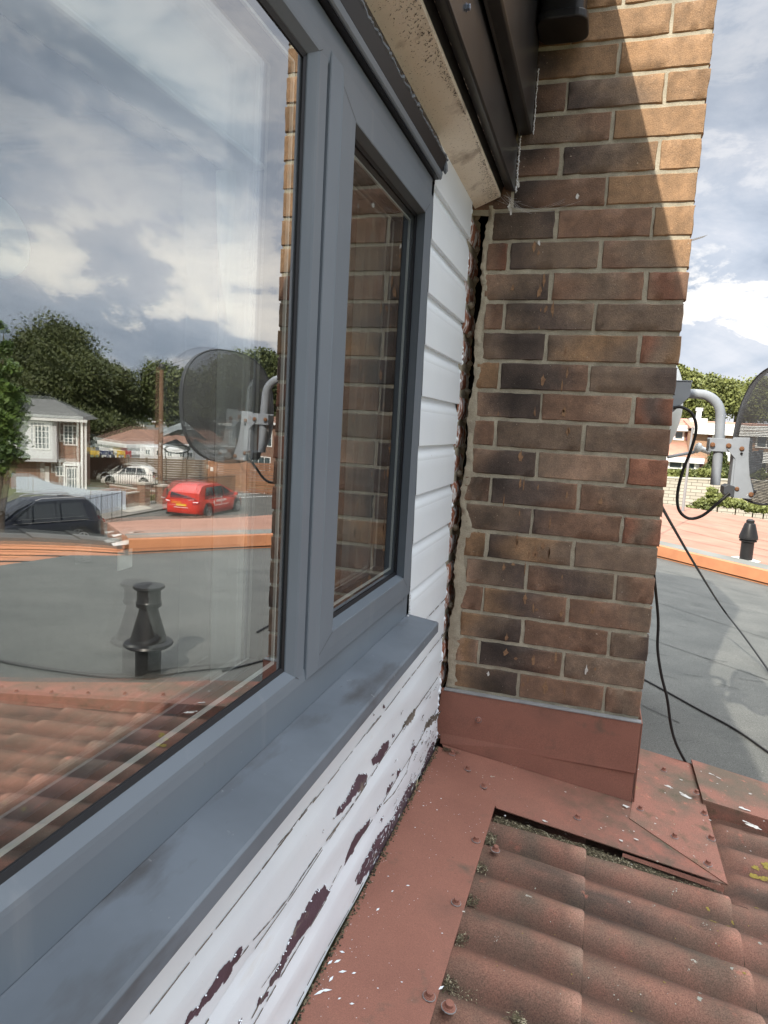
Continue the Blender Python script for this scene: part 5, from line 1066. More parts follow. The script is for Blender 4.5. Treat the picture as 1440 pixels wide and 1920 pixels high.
p = hz(115, 850, 86); tree(p.x, p.y, ter(p.x, p.y), B1, 190000, .21, 'leafdark', 'largest dark spreading tree behind the white clad house', 21, .6)
B2 = [blob(300, 712, 88, 26, 26), blob(330, 730, 88, 34, 30), blob(290, 755, 90, 24, 26), blob(350, 770, 88, 36, 26), blob(380, 740, 90, 34, 34)]
p = hz(325, 850, 88); tree(p.x, p.y, ter(p.x, p.y), B2, 70000, .21, 'leafmid', 'rounded mid green tree behind the telegraph pole', 22, .5)
B3 = [blob(440, 715, 92, 40, 36), blob(490, 690, 90, 34, 26), blob(505, 730, 92, 36, 36), blob(410, 760, 94, 34, 30)]
p = hz(460, 850, 92); tree(p.x, p.y, ter(p.x, p.y), B3, 70000, .21, 'leafmid', 'mid green tree rising behind the terrace, seen through the mesh dish', 23, .5)
# nearer leafy tree at the left edge of the reflection
def nb(u, v, r): return blob(u, v, 13.0, r)
B4 = [nb(8, 745, 24), nb(28, 770, 20), nb(2, 790, 26), nb(34, 742, 15), nb(22, 812, 18), nb(10, 850, 22), nb(34, 858, 10), nb(-15, 700, 26), nb(0, 650, 12), nb(6, 615, 8), nb(14, 880, 12)]
p = hz(-2, 900, 13.0); tree(p.x, p.y, -4.0, B4, 7500, .06, 'leafnear', 'near tree with large glossy leaves at the left edge of the reflection', 24, .10)

def lbox(m, o, ex, ey, a0, a1, b0, b1, z0, z1, **k):
    P_ = [(a0, b0), (a1, b0), (a1, b1), (a0, b1)]; f = lambda a, b, z: (o.x + ex.x * a + ey.x * b, o.y + ex.y * a + ey.y * b, z)
    m.hexa([f(a, b, z0) for a, b in P_], [f(a, b, z1) for a, b in P_], **k)
def window(par, o, ex, ey, a0, a1, z0, z1, bars=(1, 0), t=.05, mat='upvc', glass='glassmid', proud=.06, name='window'):
    """window on facade b = 0, outward is -ey; frame with pane and glazing bars"""
    m = MB(); w_ = t
    for (x0, x1, y0, y1) in ((a0, a1, z0, z0 + w_), (a0, a1, z1 - w_, z1), (a0, a0 + w_, z0 + w_, z1 - w_), (a1 - w_, a1, z0 + w_, z1 - w_)): lbox(m, o, ex, ey, x0, x1, -proud, .02, y0, y1)
    for i in range(1, bars[0] + 1): x = a0 + (a1 - a0) * i / (bars[0] + 1); lbox(m, o, ex, ey, x - w_ * .35, x + w_ * .35, -proud + .008, .02, z0 + w_, z1 - w_)
    for i in range(1, bars[1] + 1): z = z0 + (z1 - z0) * i / (bars[1] + 1); lbox(m, o, ex, ey, a0 + w_, a1 - w_, -proud + .012, .02, z - w_ * .3, z + w_ * .3)
    fo = m.build(name, mat, par); m = MB(); lbox(m, o, ex, ey, a0 + w_, a1 - w_, -proud + .03, -.004, z0 + w_, z1 - w_); m.build('pane', glass, fo); return fo
def frame2(A_, B_):  # facade from A to B, ey pointing away from the viewer
    ex = (V2(B_) - V2(A_)); L_ = ex.length; ex.normalize(); ey = Vector((-ex.y, ex.x, 0))
    if ey.dot(V2(A_) - V2((-.4, -1.8))) < 0: ey = -ey
    return V2(A_), ex, ey, L_
# --- white clad house
hp = hz(160, 880, 52); vd = (V2(hp) - V2((-.384, -1.81))).normalized(); px_ = Vector((vd.y, -vd.x, 0)); px_ = px_ if (px_.dot(V2(hz(20, 880, 52)) - V2(hp))) > 0 else -px_; hl = V2(hp) + (px_ + vd * .10) * 6.6; gz = -5.35
o, ex, ey, L_ = frame2(hp, hl)     # a runs from the right corner (posts) to the left
zt_ = MZ(157, 787, hp); H = thing('house', (o.x, o.y, gz), 'white clad house with a projecting upper storey and slim white posts at its corner', 'house')
m = MB(); lbox(m, o, ex, ey, .35, L_, 0, 7, gz, zt_ - .1); m.build('wall', 'farbrick', H)
sc2 = 52 / F
def au(u, b=0.0):  # facade coordinate of a pixel column
    c, d = mray(u, 850); c = V2(c); d = V2(d); P0 = o + ey * b; det = ex.x * (-d.y) - (-d.x) * ex.y; r_ = c - P0; return (r_.x * (-d.y) + d.x * r_.y) / det
def zf(u, v, b=0.0):
    a = au(u, b); P_ = o + ex * a + ey * b; return MZ(u, v, P_)
bl0, bl1 = au(106, -1.0), au(30, -1.0); zb0, zb1 = zf(80, 866, -1.0), zf(80, 788, -1.0)
m = MB(); lbox(m, o, ex, ey, bl0, bl1 + 1.5, -1.0, -.01, zb0, zt_ - .12)
for k in range(14): z = zb0 + (zt_ - zb0) * (k + 1) / 15; lbox(m, o, ex, ey, bl0 - .006, bl1, -1.012, -1.0, z, z + .025)
m.build('white_clad_bay', 'clad', H)
wp0 = o.copy(); o_save = o; o2 = o + ey * -1.0; window(H, o2, ex, ey, au(94, -1.0), au(64, -1.0), zf(80, 843, -1.0), zf(80, 797, -1.0), (3, 3), .09)
window(H, o, ex, ey, au(145), au(119), zf(130, 835), zf(130, 797), (2, 2), .09)
window(H, o, ex, ey, au(119), au(104), zf(112, 893), zf(112, 874), (1, 0), .08); 
po = MB(); pb0, pb1 = au(150, -1.1), au(119, -1.1); lbox(po, o, ex, ey, pb0, pb1, -1.3, -.02, zf(130, 873, -1.1), zf(130, 868, -1.1)); lbox(po, o, ex, ey, pb0, pb0 + .12, -1.3, -1.18, gz, zf(130, 873, -1.1)); lbox(po, o, ex, ey, pb1 - .12, pb1, -1.3, -1.18, gz, zf(130, 873, -1.1)); po.build('porch', 'upvc', H)
window(H, o + ey * -1.2, ex, ey, pb0 + .15, pb1 - .15, gz + .4, zf(130, 876, -1.1), (3, 1), .08, name='porch_window')
m = MB(); lbox(m, o, ex, ey, au(92), au(84), -.06, .02, gz, zf(88, 874)); m.build('door', 'upvc', H)
lbox_r = MB(); zr = MZ(100, 768, hp) + .2; f = lambda a, b, z: (o.x + ex.x * a + ey.x * b, o.y + ex.y * a + ey.y * b, z)
lbox_r.add([f(-.2, -1.35, zt_), f(L_ + 2, -1.35, zt_), f(L_ + 2, 3.5, zr + .5), f(2.4, 3.5, zr + .5), f(L_ + 2, 8, zt_), f(-.2, 8, zt_)], [(0, 1, 2, 3), (0, 3, 5), (3, 2, 4, 5)]); lbox_r.build('roof', 'rooftile', H)
m = MB(); lbox(m, o, ex, ey, -.25, L_ + 2, -1.42, -1.34, zt_ - .16, zt_ + .02); m.build('gutter', 'upvc', H)
for (u_) in (154, 160.5):
    m = MB(); a_ = au(u_, -1.0); lbox(m, o, ex, ey, a_ - .07, a_ + .07, -1.1, -.96, gz, zt_ - .1); m.build('post', 'upvc', H)
# --- corrugated pale steel fences round its yard
def panel_fence(name, P_, tops, bots, mat, label, cat, pitch=.18, amp=.02, posts=None, group=None):
    m = MB(); t = thing(name, (P_[0].x, P_[0].y, bots[0]), label, cat, group)
    for i in range(len(P_) - 1):
        a, b = V2(P_[i]), V2(P_[i + 1]); d = (b - a); L_ = d.length; d.normalize(); n_ = Vector((-d.y, d.x, 0)); k = max(2, int(L_ / (pitch / 2))); vs = []
        for j in range(k + 1):
            f_ = j / k; p = a + d * L_ * f_ + n_ * (amp if j % 2 else -amp); vs += [(p.x, p.y, bots[i] + (bots[i + 1] - bots[i]) * f_), (p.x, p.y, tops[i] + (tops[i + 1] - tops[i]) * f_)]
        m.add(vs, [(2 * j, 2 * j + 2, 2 * j + 3, 2 * j + 1) for j in range(k)])
    m.build('sheeting', mat, t); return t
a, b, c_ = MG(234, 957), MG(90, 985), MG(-10, 1005); za, zb_, zc_ = MZ(234, 922, a), MZ(90, 936, b), MZ(-10, 946, c_)
panel_fence('sheet_fence', [a, b, c_], [za, zb_, zc_], [a.z - .1, b.z - .1, c_.z - .1], 'bluefence', 'front run of the pale corrugated steel fence, ending near the brick garden wall', 'fence')
P_ = [hz(236, 945, 33.5), hz(170, 940, 38), hz(102, 940, 42), hz(62, 935, 45), hz(31, 935, 46)]; T_ = [921, 919, 908, 894, 894]
panel_fence('sheet_fence', P_, [MZ(u, v, p) for u, v, p in zip((236, 170, 102, 62, 31), T_, P_)], [ter(p.x, p.y) - .1 for p in P_], 'bluefence', 'rear stepped run of the pale corrugated steel fence before the white clad house', 'fence')
def railing(P_, h, label, n_per=.12, top=True, zbase=None):
    t = thing('railing', (P_[0].x, P_[0].y, P_[0].z), label, 'railing'); m = MB(); m2 = MB()
    for i in range(len(P_) - 1):
        a, b = P_[i], P_[i + 1]; L_ = (b - a).length; k = int(L_ / n_per)
        for j in range(k + 1): p = a.lerp(b, j / k); m.box(p.x - .009, p.x + .009, p.y - .009, p.y + .009, p.z, p.z + h)
        for hh in (.12, h - .1): m2 = MB(); m2.tube([a + Vector((0, 0, hh)), b + Vector((0, 0, hh))], .02, 5); m2.build('rail', 'rail', t)
    m.build('bar', 'rail', t)['kind'] = 'stuff'; return t
a, b = hz(228, 940, 30.5), hz(8, 960, 24); a.z = ter(a.x, a.y); b.z = ter(b.x, b.y); railing([a, b], 1.35, 'thin black railing running in front of the pale steel fence', .8)
# --- brick garden wall with piers and railings on the far side of the pavement
def brickrun(a, b, h, label):
    t = thing('garden_wall', (a.x, a.y, a.z), label, 'wall'); m = MB(); o_, e1, e2, L_ = frame2(a, b); z0 = min(a.z, b.z) - .2; lbox(m, o_, e1, e2, 0, L_, 0, .22, z0, z0 + .2 + h); m.build('brickwork', 'farbrick', t)
    m = MB(); lbox(m, o_, e1, e2, -.02, L_ + .02, -.03, .25, z0 + .2 + h, z0 + .26 + h); m.build('coping', 'slab', t); return t
a, b = MG(238, 955), MG(264, 950); brickrun(a, b, MZ(238, 927, a) - a.z, 'short red brick garden wall between the steel fence and the first pier')
for (u, v, vt_, lab) in ((269, 950, 908, 'left brick pier with pale cap beside the grassy gateway'), (302, 946, 912, 'right brick pier with pale cap beside the red car')):
    a = MG(u, v); t = thing('gate_pier', (a.x, a.y, a.z), lab, 'pier', None); m = MB(); h = MZ(u, vt_, a); m.box(a.x - .22, a.x + .22, a.y - .22, a.y + .22, a.z - .2, h); m.build('shaft', 'farbrick', t); m = MB(); m.box(a.x - .28, a.x + .28, a.y - .28, a.y + .28, h, h + .1); m.build('cap', 'slab', t)
a, b = MG(272, 949), MG(299, 946); railing([a, b], 1.15, 'black gate railings between the two brick piers', .13)
a, b = MG(305, 944), MG(440, 925); railing([a, b], MZ(305, 897, a) - a.z, 'black railings running from the right brick pier behind the red car', .16)
a, b = hz(205, 915, 48), hz(300, 915, 44); a.z, b.z = ter(a.x, a.y), ter(b.x, b.y); brickrun(a, b, .38, 'low red brick wall before the white car'); a.z += .38; b.z += .38; railing([a, b], .9, 'black railings on top of the low wall before the white car', .22)
gp_ = MB(); a, b = MG(275, 944), MG(298, 941); tufts(gp_, [(a.x + .6, a.y + .8, 0), (b.x + .6, b.y + 1.2, 0)], 700, .3, .05); tag(gp_.build('garden_grass', 'leafbright'), 'bright patch of grass behind the gate between the brick piers', 'grass', kind='stuff')
# --- timber fences
def timber(P_, tops, mat, label, vertical=True, n=40, gate=None):
    t = thing('timber_fence', (P_[0].x, P_[0].y, P_[0].z), label, 'fence'); m = MB()
    o_, e1, e2, L_ = frame2(P_[0], P_[1]); z0 = [ter(P_[0].x, P_[0].y) - .1, ter(P_[1].x, P_[1].y) - .1]
    for j in range(n):
        f0, f1 = j / n, (j + .94) / n
        if vertical:
            zt0 = tops[0] + (tops[1] - tops[0]) * f0; zb0_ = z0[0] + (z0[1] - z0[0]) * f0; lbox(m, o_, e1, e2, L_ * f0, L_ * f1, 0, .03, zb0_, zt0 + rnd.uniform(-.03, .03))
        else:
            za_ = z0[0] + (tops[0] - z0[0]) * f0; zb_1 = z0[1] + (tops[1] - z0[1]) * f0; hh = (tops[0] - z0[0]) / n * .86; off = rnd.uniform(0, .03)
            q = [o_ + e2 * off, o_ + e1 * L_ + e2 * off, o_ + e1 * L_ + e2 * (off + .03), o_ + e2 * (off + .03)]; zz0 = [za_, zb_1, zb_1, za_]
            m.hexa([(p.x, p.y, z) for p, z in zip(q, zz0)], [(p.x, p.y, z + hh) for p, z in zip(q, zz0)])
    m.build('boarding', mat, t); k = max(2, int(L_ / 2)); pm_ = MB()
    for j in range(k + 1):
        f_ = j / k; p = o_ + e1 * L_ * f_ + e2 * (-.06 if not vertical else .08); zb_2 = z0[0] + (z0[1] - z0[0]) * f_; pm2 = MB(); pm2.box(p.x - .06, p.x + .06, p.y - .06, p.y + .06, zb_2, tops[0] + (tops[1] - tops[0]) * f_ + .06); pm2.build('post', mat, t)
    return t
fd = 63
a, b = hz(150, 890, 62), hz(240, 890, 60); a.z, b.z = ter(a.x, a.y), ter(b.x, b.y); timber([a, b], [MZ(150, 857, a), MZ(240, 858, b)], 'brownfence', 'dark brown upright board fence behind the white car', True, 60)
a, b = hz(240, 890, 59), hz(388, 892, 53); a.z, b.z = ter(a.x, a.y), ter(b.x, b.y); timber([a, b], [MZ(240, 858, a), MZ(388, 862, b)], 'slatfence', 'weathered grey brown slatted fence behind the red car', False, 13)
a2, b2 = hz(406, 893, 52), hz(520, 905, 48); timber([a2, b2], [MZ(406, 866, a2), MZ(520, 868, b2)], 'orangefence', 'reddish slatted fence right of the panel gate', False, 13)
t = thing('garden_gate', tuple(hz(396, 893, 52.4)), 'reddish board gate with a small white notice in the slatted fence', 'gate'); a, b = hz(388, 893, 52.8), hz(406, 893, 52.1); o_, e1, e2, Lg = frame2(a, b); zg = ter(a.x, a.y); zgt = MZ(396, 864, a)
m = MB(); lbox(m, o_, e1, e2, .05, Lg - .05, 0, .05, zg, zgt); m.build('panel', 'orangefence', t); m = MB(); lbox(m, o_, e1, e2, Lg * .35, Lg * .65, -.03, -.005, zgt - .75, zgt - .45); m.build('notice', 'paper', t)
# --- bungalow with brown roof
bd0, bd1, bd2 = hz(191, 850, 73), hz(241, 850, 67), hz(420, 850, 76); gb = -6.2
t = thing('bungalow', (bd1.x, bd1.y, gb), 'low bungalow with a broad brown roof and double white fascias', 'bungalow')
for (A_, B_) in ((bd0, bd1), (bd1, bd2)):
    o_, e1, e2, Lb = frame2(A_, B_); ze0, ze1 = MZ(0, 0, (0, 0, 0)) if 0 else 0, 0
zE = MZ(241, 833, bd1); zB0 = MZ(191, 826, bd0); 
m = MB(); far = bd0 + (bd2 - bd1); m.hexa([(p.x, p.y, gb) for p in (bd0, bd1, bd2, far)], [(p.x, p.y, zE - .3) for p in (bd0, bd1, bd2, far)]); m.build('wall', 'clad', t)
ctr = (bd0 + bd2) / 2; exp = lambda p, k: V2(ctr) + (V2(p) - V2(ctr)) * k
m = MB(); e_ = [exp(p, 1.06) for p in (bd0, bd1, bd2, far)]; r0, r1 = (e_[0] + e_[1]) / 2 + (e_[2] - e_[1]).normalized() * 2.5, (e_[2] + e_[3]) / 2; zR = MZ(300, 806, r0.lerp(r1, .3)) 
m.add([(p.x, p.y, zE) for p in e_] + [(r0.x, r0.y, zR), (r1.x, r1.y, zR)], [(0, 1, 4), (1, 2, 5, 4), (2, 3, 5), (3, 0, 4, 5), (0, 3, 2, 1)]); m.build('roof', 'brownroof', t)
for i, (z0_, z1_) in enumerate(((zE - .32, zE + .02), (zE - .95, zE - .6))):
    for (A_, B_) in ((0, 1), (1, 2)):
        o_, e1, e2, Lb = frame2(exp((bd0, bd1, bd2)[A_], 1.065 - .03 * i), exp((bd0, bd1, bd2)[B_], 1.065 - .03 * i)); m = MB(); lbox(m, o_, e1, e2, 0, Lb, -.05, .05, z0_, z1_); m.build('fascia', 'upvc', t)
o_, e1, e2, Lb = frame2(bd0, bd1); window(t, o_, e1, e2, Lb * .35, Lb * .55, gb + .8, zE - 1.1, (1, 1), .12); window(t, o_, e1, e2, Lb * .7, Lb * .9, gb + .8, zE - 1.1, (1, 1), .12)
o_, e1, e2, Lb = frame2(bd1, bd2)
for f0 in (.18, .34, .5, .66): window(t, o_, e1, e2, Lb * f0, Lb * (f0 + .09), zE - 2.0, zE - 1.1, (1, 0), .12)
# --- terraces behind
def terrace(uA, dA, uB, dB, vE, vR, label, roof, wall, wins, gz_, name='terraced_house', depth=8):
    A_, B_ = hz(uA, 850, dA), hz(uB, 850, dB); o_, e1, e2, Lt = frame2(A_, B_); t = thing(name, (A_.x, A_.y, gz_), label, 'house'); zE_ = MZ((uA + uB) / 2, vE, A_.lerp(B_, .5)); mid = o_ + e1 * Lt * .5 + e2 * depth * .45; zR_ = MZ((uA + uB) / 2, vR, mid)
    m = MB(); lbox(m, o_, e1, e2, 0, Lt, 0, depth, gz_, zE_ - .05); m.build('wall', wall, t); m = MB(); F_ = lambda a, b, z: (o_.x + e1.x * a + e2.x * b, o_.y + e1.y * a + e2.y * b, z)
    m.add([F_(-.4, -.5, zE_), F_(Lt + .4, -.5, zE_), F_(Lt + .4, depth * .45, zR_), F_(-.4, depth * .45, zR_), F_(Lt + .4, depth + .4, zE_), F_(-.4, depth + .4, zE_)], [(0, 1, 2, 3), (3, 2, 4, 5), (0, 3, 5), (1, 4, 2), (0, 5, 4, 1)]); m.build('roof', roof, t)
    m = MB(); lbox(m, o_, e1, e2, -.4, Lt + .4, -.56, -.5, zE_ - .25, zE_ + .02); m.build('fascia', 'upvc', t)
    for (f0, f1, h0, h1, b_) in wins: window(t, o_, e1, e2, Lt * f0, Lt * f1, gz_ + (zE_ - gz_) * h0, gz_ + (zE_ - gz_) * h1, b_, .1)
    return t, o_, e1, e2, Lt, zE_, zR_
terrace(292, 118, 372, 112, 792, 779, 'far brick house with a shallow brown roof behind the telegraph pole', 'brownroof', 'farbrick2', [(.15, .3, .55, .85, (0, 0)), (.55, .7, .55, .85, (1, 0))], -6.5)
r_ = terrace(372, 92, 455, 86, 793, 782, 'brick terraced house behind the mesh dish, left one of the pair', 'brownroof', 'farbrick', [(.08, .24, .55, .86, (1, 1)), (.34, .50, .55, .86, (1, 1)), (.7, .84, .52, .86, (2, 3)), (.1, .5, .08, .38, (3, 0))], -6.3)
t = r_[0]; o_, e1, e2, Lt, zE_, zR_ = r_[1:]; m = MB(); lbox(m, o_, e1, e2, Lt * .45, Lt * .55, 3.2, 4.2, zR_ - .6, zR_ + 1.4); m.build('chimney', 'farbrick', t)
terrace(455, 86, 545, 80, 792, 780, 'brick terraced house behind the mesh dish, right one of the pair', 'brownroof', 'farbrick', [(.05, .2, .52, .86, (2, 3)), (.45, .62, .55, .86, (1, 1)), (.1, .6, .08, .36, (3, 0))], -6.3)
m = MB(); A_, B_ = hz(262, 812, 100), hz(300, 812, 96); o_, e1, e2, Lt = frame2(A_, B_); zz0 = -6.5; F_ = lambda a, b, z: (o_.x + e1.x * a + e2.x * b, o_.y + e1.y * a + e2.y * b, z); m.add([F_(-1, 0, MZ(262, 808, A_)), F_(Lt + 4, 0, MZ(300, 812, B_)), F_(Lt + 4, 5, MZ(300, 790, B_)), F_(Lt * .7, 5, MZ(290, 792, B_))], [(0, 1, 2, 3)]); lbox(m, o_, e1, e2, 0, Lt + 3, .5, 4, zz0, MZ(300, 811, B_) - .1); tag(m.build('shed', 'rooftile'), 'grey green pitched shed roof left of the telegraph pole', 'shed')
# --- grey tarpaulin canopy and the black hoop under it
t = thing('canopy', tuple(hz(340, 850, 50)), 'sagging grey tarpaulin canopy over the gardens, half hidden by the mesh dish', 'canopy'); dC = 58
def cp(u, v, dd=0): return hz(u, v, dC + dd)
m = MB(); T = [cp(298, 810, -1), cp(303, 819, -1.5), cp(330, 815, 0), cp(361, 820, 0), cp(392, 828, 1), cp(365, 806, 0), cp(346, 791, 1.5), cp(322, 800, 1), cp(333, 806, -.5)]
m.add(T, [(0, 1, 8), (1, 2, 8), (2, 5, 8), (2, 3, 5), (3, 4, 5), (0, 8, 7), (7, 8, 5, 6)]); T2 = [cp(302, 834, 0), cp(330, 823, .5), cp(352, 838, 0), cp(365, 824, 1), cp(395, 842, 0), cp(350, 844, .5)]; m.add(T2, [(0, 1, 2, 5), (2, 3, 4, 5)])
so_ = m.build('sheet', 'tarp', t); sm_ = so_.modifiers.new('thick', 'SOLIDIFY'); sm_.thickness = .05
m = MB(); cc = cp(332, 842); m.tube([cp(332 + 23 * math.cos(a), 842 + 8 * math.sin(a), 1.6 * math.sin(a)) for a in [i * 6.2832 / 28 for i in range(29)]], .07, 6, cap=False); m.build('hoop', 'rail', t)
for u_ in (310, 352): m = MB(); q = cp(u_, 842); m.tube([q, (q.x, q.y, ter(q.x, q.y))], .05, 6); m.build('leg', 'rail', t)
m = MB(); o_, e1, e2, Lt = frame2(hz(262, 850, 64), hz(366, 850, 61)); zq = MZ(300, 840, hz(300, 842, 62)); lbox(m, o_, e1, e2, 0, Lt, 0, 2.5, -5.4, zq); tq = thing('garden_room', (o_.x, o_.y, -5.4), 'low white garden room behind the slatted fence, beside the telegraph pole', 'garden room'); m.build('wall', 'clad', tq)
for f0 in (.1, .3, .5, .72, .86): window(tq, o_, e1, e2, Lt * f0, Lt * (f0 + .1), zq - .75, zq - .2, (1, 0), .07)
# --- coloured garden things over the brown fence
for (u, mt, lab, wv) in ((172, 'yellow', 'leftmost yellow plastic play panel above the brown fence', 7), (181, 'yellow', 'second yellow play panel from the left above the brown fence', 6), (194, 'navy', 'navy blue play cube above the brown fence', 8), (208, 'navy', 'small navy panel between the blue cube and the yellow frame', 5), (227, 'yellow', 'yellow play frame on the right, beside the dark red one', 8), (240, 'redp', 'dark red play frame above the right end of the brown fence', 6)):
    a, b = hz(u - wv, 858, 64), hz(u + wv, 858, 64); o_, e1, e2, Lt = frame2(a, b); z1_, z0_ = MZ(u, 845, a), MZ(u, 862, a); t = thing('play_panel', tuple(a), lab, 'play equipment'); m = MB()
    lbox(m, o_, e1, e2, 0, Lt, 0, .08, z1_ - .35, z1_); m.build('panel', mt, t)
    for f0 in (0, .82): m = MB(); lbox(m, o_, e1, e2, Lt * f0, Lt * (f0 + .18), 0, .12, ter(a.x, a.y), z1_ - .35); m.build('leg', mt, t)
# --- boards on posts by the far trees
for (u, v0, v1, wv, d_, mt, lab) in ((214, 792, 805, 15, 96, 'lilac', 'lilac and white board on posts under the dark tree'), (264, 795, 801, 6, 104, 'paper', 'small pale board on a post beyond the bungalow')):
    a, b = hz(u - wv, 800, d_), hz(u + wv, 800, d_); o_, e1, e2, Lt = frame2(a, b); t = thing('sign_board', tuple(a), lab, 'sign'); m = MB(); lbox(m, o_, e1, e2, 0, Lt, 0, .1, MZ(u, v1, a), MZ(u, v0, a)); m.build('board', mt, t)
    for f0 in (.15, .8): m = MB(); lbox(m, o_, e1, e2, Lt * f0, Lt * f0 + .12, .1, .2, -6.5, MZ(u, v1, a)); m.build('post', 'greyplastic', t)
a, b = hz(160, 812, 118), hz(290, 812, 112); panel_fence('sheet_fence', [a, b], [MZ(160, 797, a), MZ(290, 797, b)], [-6.5, -6.5], 'tarp', 'long blue grey fence far off beyond the bungalow roof', 'fence', 1.0, .05)
# --- telegraph pole and wires
pb_ = MG(300, 925); pt = MZ(296, 682, pb_); tp = thing('telegraph_pole', tuple(pb_), 'brown wooden telegraph pole with a dark head, standing behind the red car', 'telegraph pole')
m = MB(); m.tube([pb_, (pb_.x, pb_.y, pt)], [.17, .125], 12); m.build('pole', 'pole', tp, smooth=True, ang=50)
m = MB(); m.lathe((pb_.x, pb_.y, pt - .35), [(.15, 0), (.2, .05), (.2, .2), (.14, .36)], 10); 
for k in range(5): a = k * 1.25; m.lathe((pb_.x + .22 * math.cos(a), pb_.y + .22 * math.sin(a), pt - .3), [(.04, 0), (.05, .08), (.02, .12)], 6)
m.build('head', 'rail', tp)
for k, (u, v, d_) in enumerate(((235, 708, 55), (232, 714, 62), (160, 700, 60), (420, 640, 70))):
    q = hz(u, v, d_); P0 = Vector((pb_.x, pb_.y, pt - .1)); m = MB(); m.tube([P0.lerp(q, i / 10) - Vector((0, 0, 1.2 * (i / 10) * (1 - i / 10))) for i in range(11)], .012, 4)
    tag(m.build('overhead_wire', 'cable'), ['upper overhead wire leaving the telegraph pole to the left', 'lower overhead wire leaving the telegraph pole to the left', 'overhead wire crossing in front of the big dark tree', 'overhead wire rising right of the telegraph pole'][k], 'wire')
# --- cars
def car(label, P, hd, L_, W_, H_, paint, kind, name='parked_car', rack=False):
    t = thing(name, tuple(P), label, 'car'); hd = Vector((hd[0], hd[1], 0)).normalized(); sd_ = Vector((-hd.y, hd.x, 0)); P = Vector(P)
    w3 = lambda x, y, z: P + hd * x + sd_ * y + Vector((0, 0, z)); hw = W_ / 2
    bl_ = {'mpv': .58, 'suv': .60, 'hatch': .58}[kind] * H_; gc = .19 if kind == 'suv' else .15
    # profile stations rear -> front: (x, belt height, half width)
    st_ = {'mpv': [(0, .60, .80), (.02, .95, .90), (.06, 1.0, .96), (.25, 1.0, 1), (.62, .98, 1), (.72, .93, .99), (.86, .84, .95), (.96, .70, .86), (1, .52, .72)],
           'suv': [(0, .62, .82), (.02, .98, .92), (.07, 1.0, .97), (.25, 1.0, 1), (.60, .99, 1), (.70, .96, .99), (.88, .88, .95), (.975, .72, .86), (1, .5, .74)],
           'hatch': [(0, .60, .80), (.02, .96, .90), (.06, 1.0, .96), (.25, 1.0, 1), (.64, .97, 1), (.73, .90, .99), (.88, .78, .94), (.97, .62, .84), (1, .45, .7)]}[kind]
    m = MB(); vs = []; SEC = 9
    for (fx, fb, fw) in st_:
        x = fx * L_; b_ = bl_ * fb; h_ = hw * fw; sec = [(-h_ * .90, gc), (-h_ * .985, gc + .12), (-h_, b_ * .62), (-h_ * .96, b_ * .93), (-h_ * .80, b_), (0, b_ + .025), (h_ * .80, b_), (h_ * .96, b_ * .93), (h_, b_ * .62), (h_ * .985, gc + .12), (h_ * .90, gc)]
        SEC = len(sec); vs += [w3(x, y, z) for y, z in sec]
    n_ = len(st_); fs = [(i * SEC + j, i * SEC + (j + 1) % SEC, (i + 1) * SEC + (j + 1) % SEC, (i + 1) * SEC + j) for i in range(n_ - 1) for j in range(SEC)] + [tuple(range(SEC)), tuple(range((n_ - 1) * SEC, n_ * SEC))]
    m.add(vs, fs)
    gh = {'mpv': [(.03, .13), (.12, .13), (.50, .62), (.83, .0)], 'suv': [(.035, .16), (.09, .13), (.50, .60), (.74, 0)], 'hatch': [(.03, .16), (.10, .12), (.48, .60), (.76, 0)]}[kind]
    xr0, xr1, xf1, xf0 = gh[0][0] * L_, (gh[1][0] + .02) * L_, gh[2][0] * L_, gh[3][0] * L_; zt_2 = H_; wb, wt = hw * .93, hw * .74; b_ = bl_ * .97
    G = lambda f: None
    low = [(xr0, b_), (xf0, b_ * .97)]; rv = []
    prof = [(xr0, b_, wb), (xr0 + .06, b_ + (zt_2 - b_) * .45, wb * .93), (xr1, zt_2 - .06, wt), (xr1 + .25, zt_2 - .01, wt), ((xr1 + xf1) / 2, zt_2, wt), (xf1, zt_2 - .035, wt), (xf1 + (xf0 - xf1) * .5, b_ + (zt_2 - b_) * .55, wb * .92), (xf0, b_ * .97, wb * .88)]
    vs = []
    for (x, z, w_) in prof: vs += [w3(x, -w_, z), w3(x, -w_ * .82, z + .022), w3(x, w_ * .82, z + .022), w3(x, w_, z)]
    fs = [(i * 4 + j, i * 4 + j + 1, (i + 1) * 4 + j + 1, (i + 1) * 4 + j) for i in range(len(prof) - 1) for j in range(3)]
    m.add(vs, fs)
    bb = b_ * .985
    for s in (-1, 1):
        pts = [(x, z, w_) for x, z, w_ in prof]; m.add([w3(x, s * w_, z) for x, z, w_ in pts] + [w3(xr0, s * wb, bb - .05), w3(xf0, s * wb * .9, bb - .05)], [tuple(range(len(pts))) + (len(pts) + 1, len(pts))])
    body = m.build('body', paint, t, smooth=True, ang=38)
    def quad(nm, pts, mt, par=t): mm = MB(); mm.add(pts, [tuple(range(len(pts)))]); return mm.build(nm, mt, par)
    wa = lambda z: wb + (wt - wb) * max(0, (z - b_)) / (zt_2 - b_)
    zl, zh = b_ + .04, zt_2 - .11
    for s in (-1, 1):
        for (xa, xb_, xc, xd) in ((xr0 + .22 * L_ * .35 + .12, xr1 + .28, L_ * .33, L_ * .33), (L_ * .345, L_ * .345, L_ * .52, L_ * .53), (L_ * .545, L_ * .54, xf1 + .08, xf0 - .30)):
            quad('side_window', [w3(xa, s * (wa(zl) + .012), zl), w3(xb_, s * (wa(zh) + .012), zh), w3(xc, s * (wa(zh) + .012), zh), w3(xd, s * (wa(zl) + .012), zl)], 'glassdark')
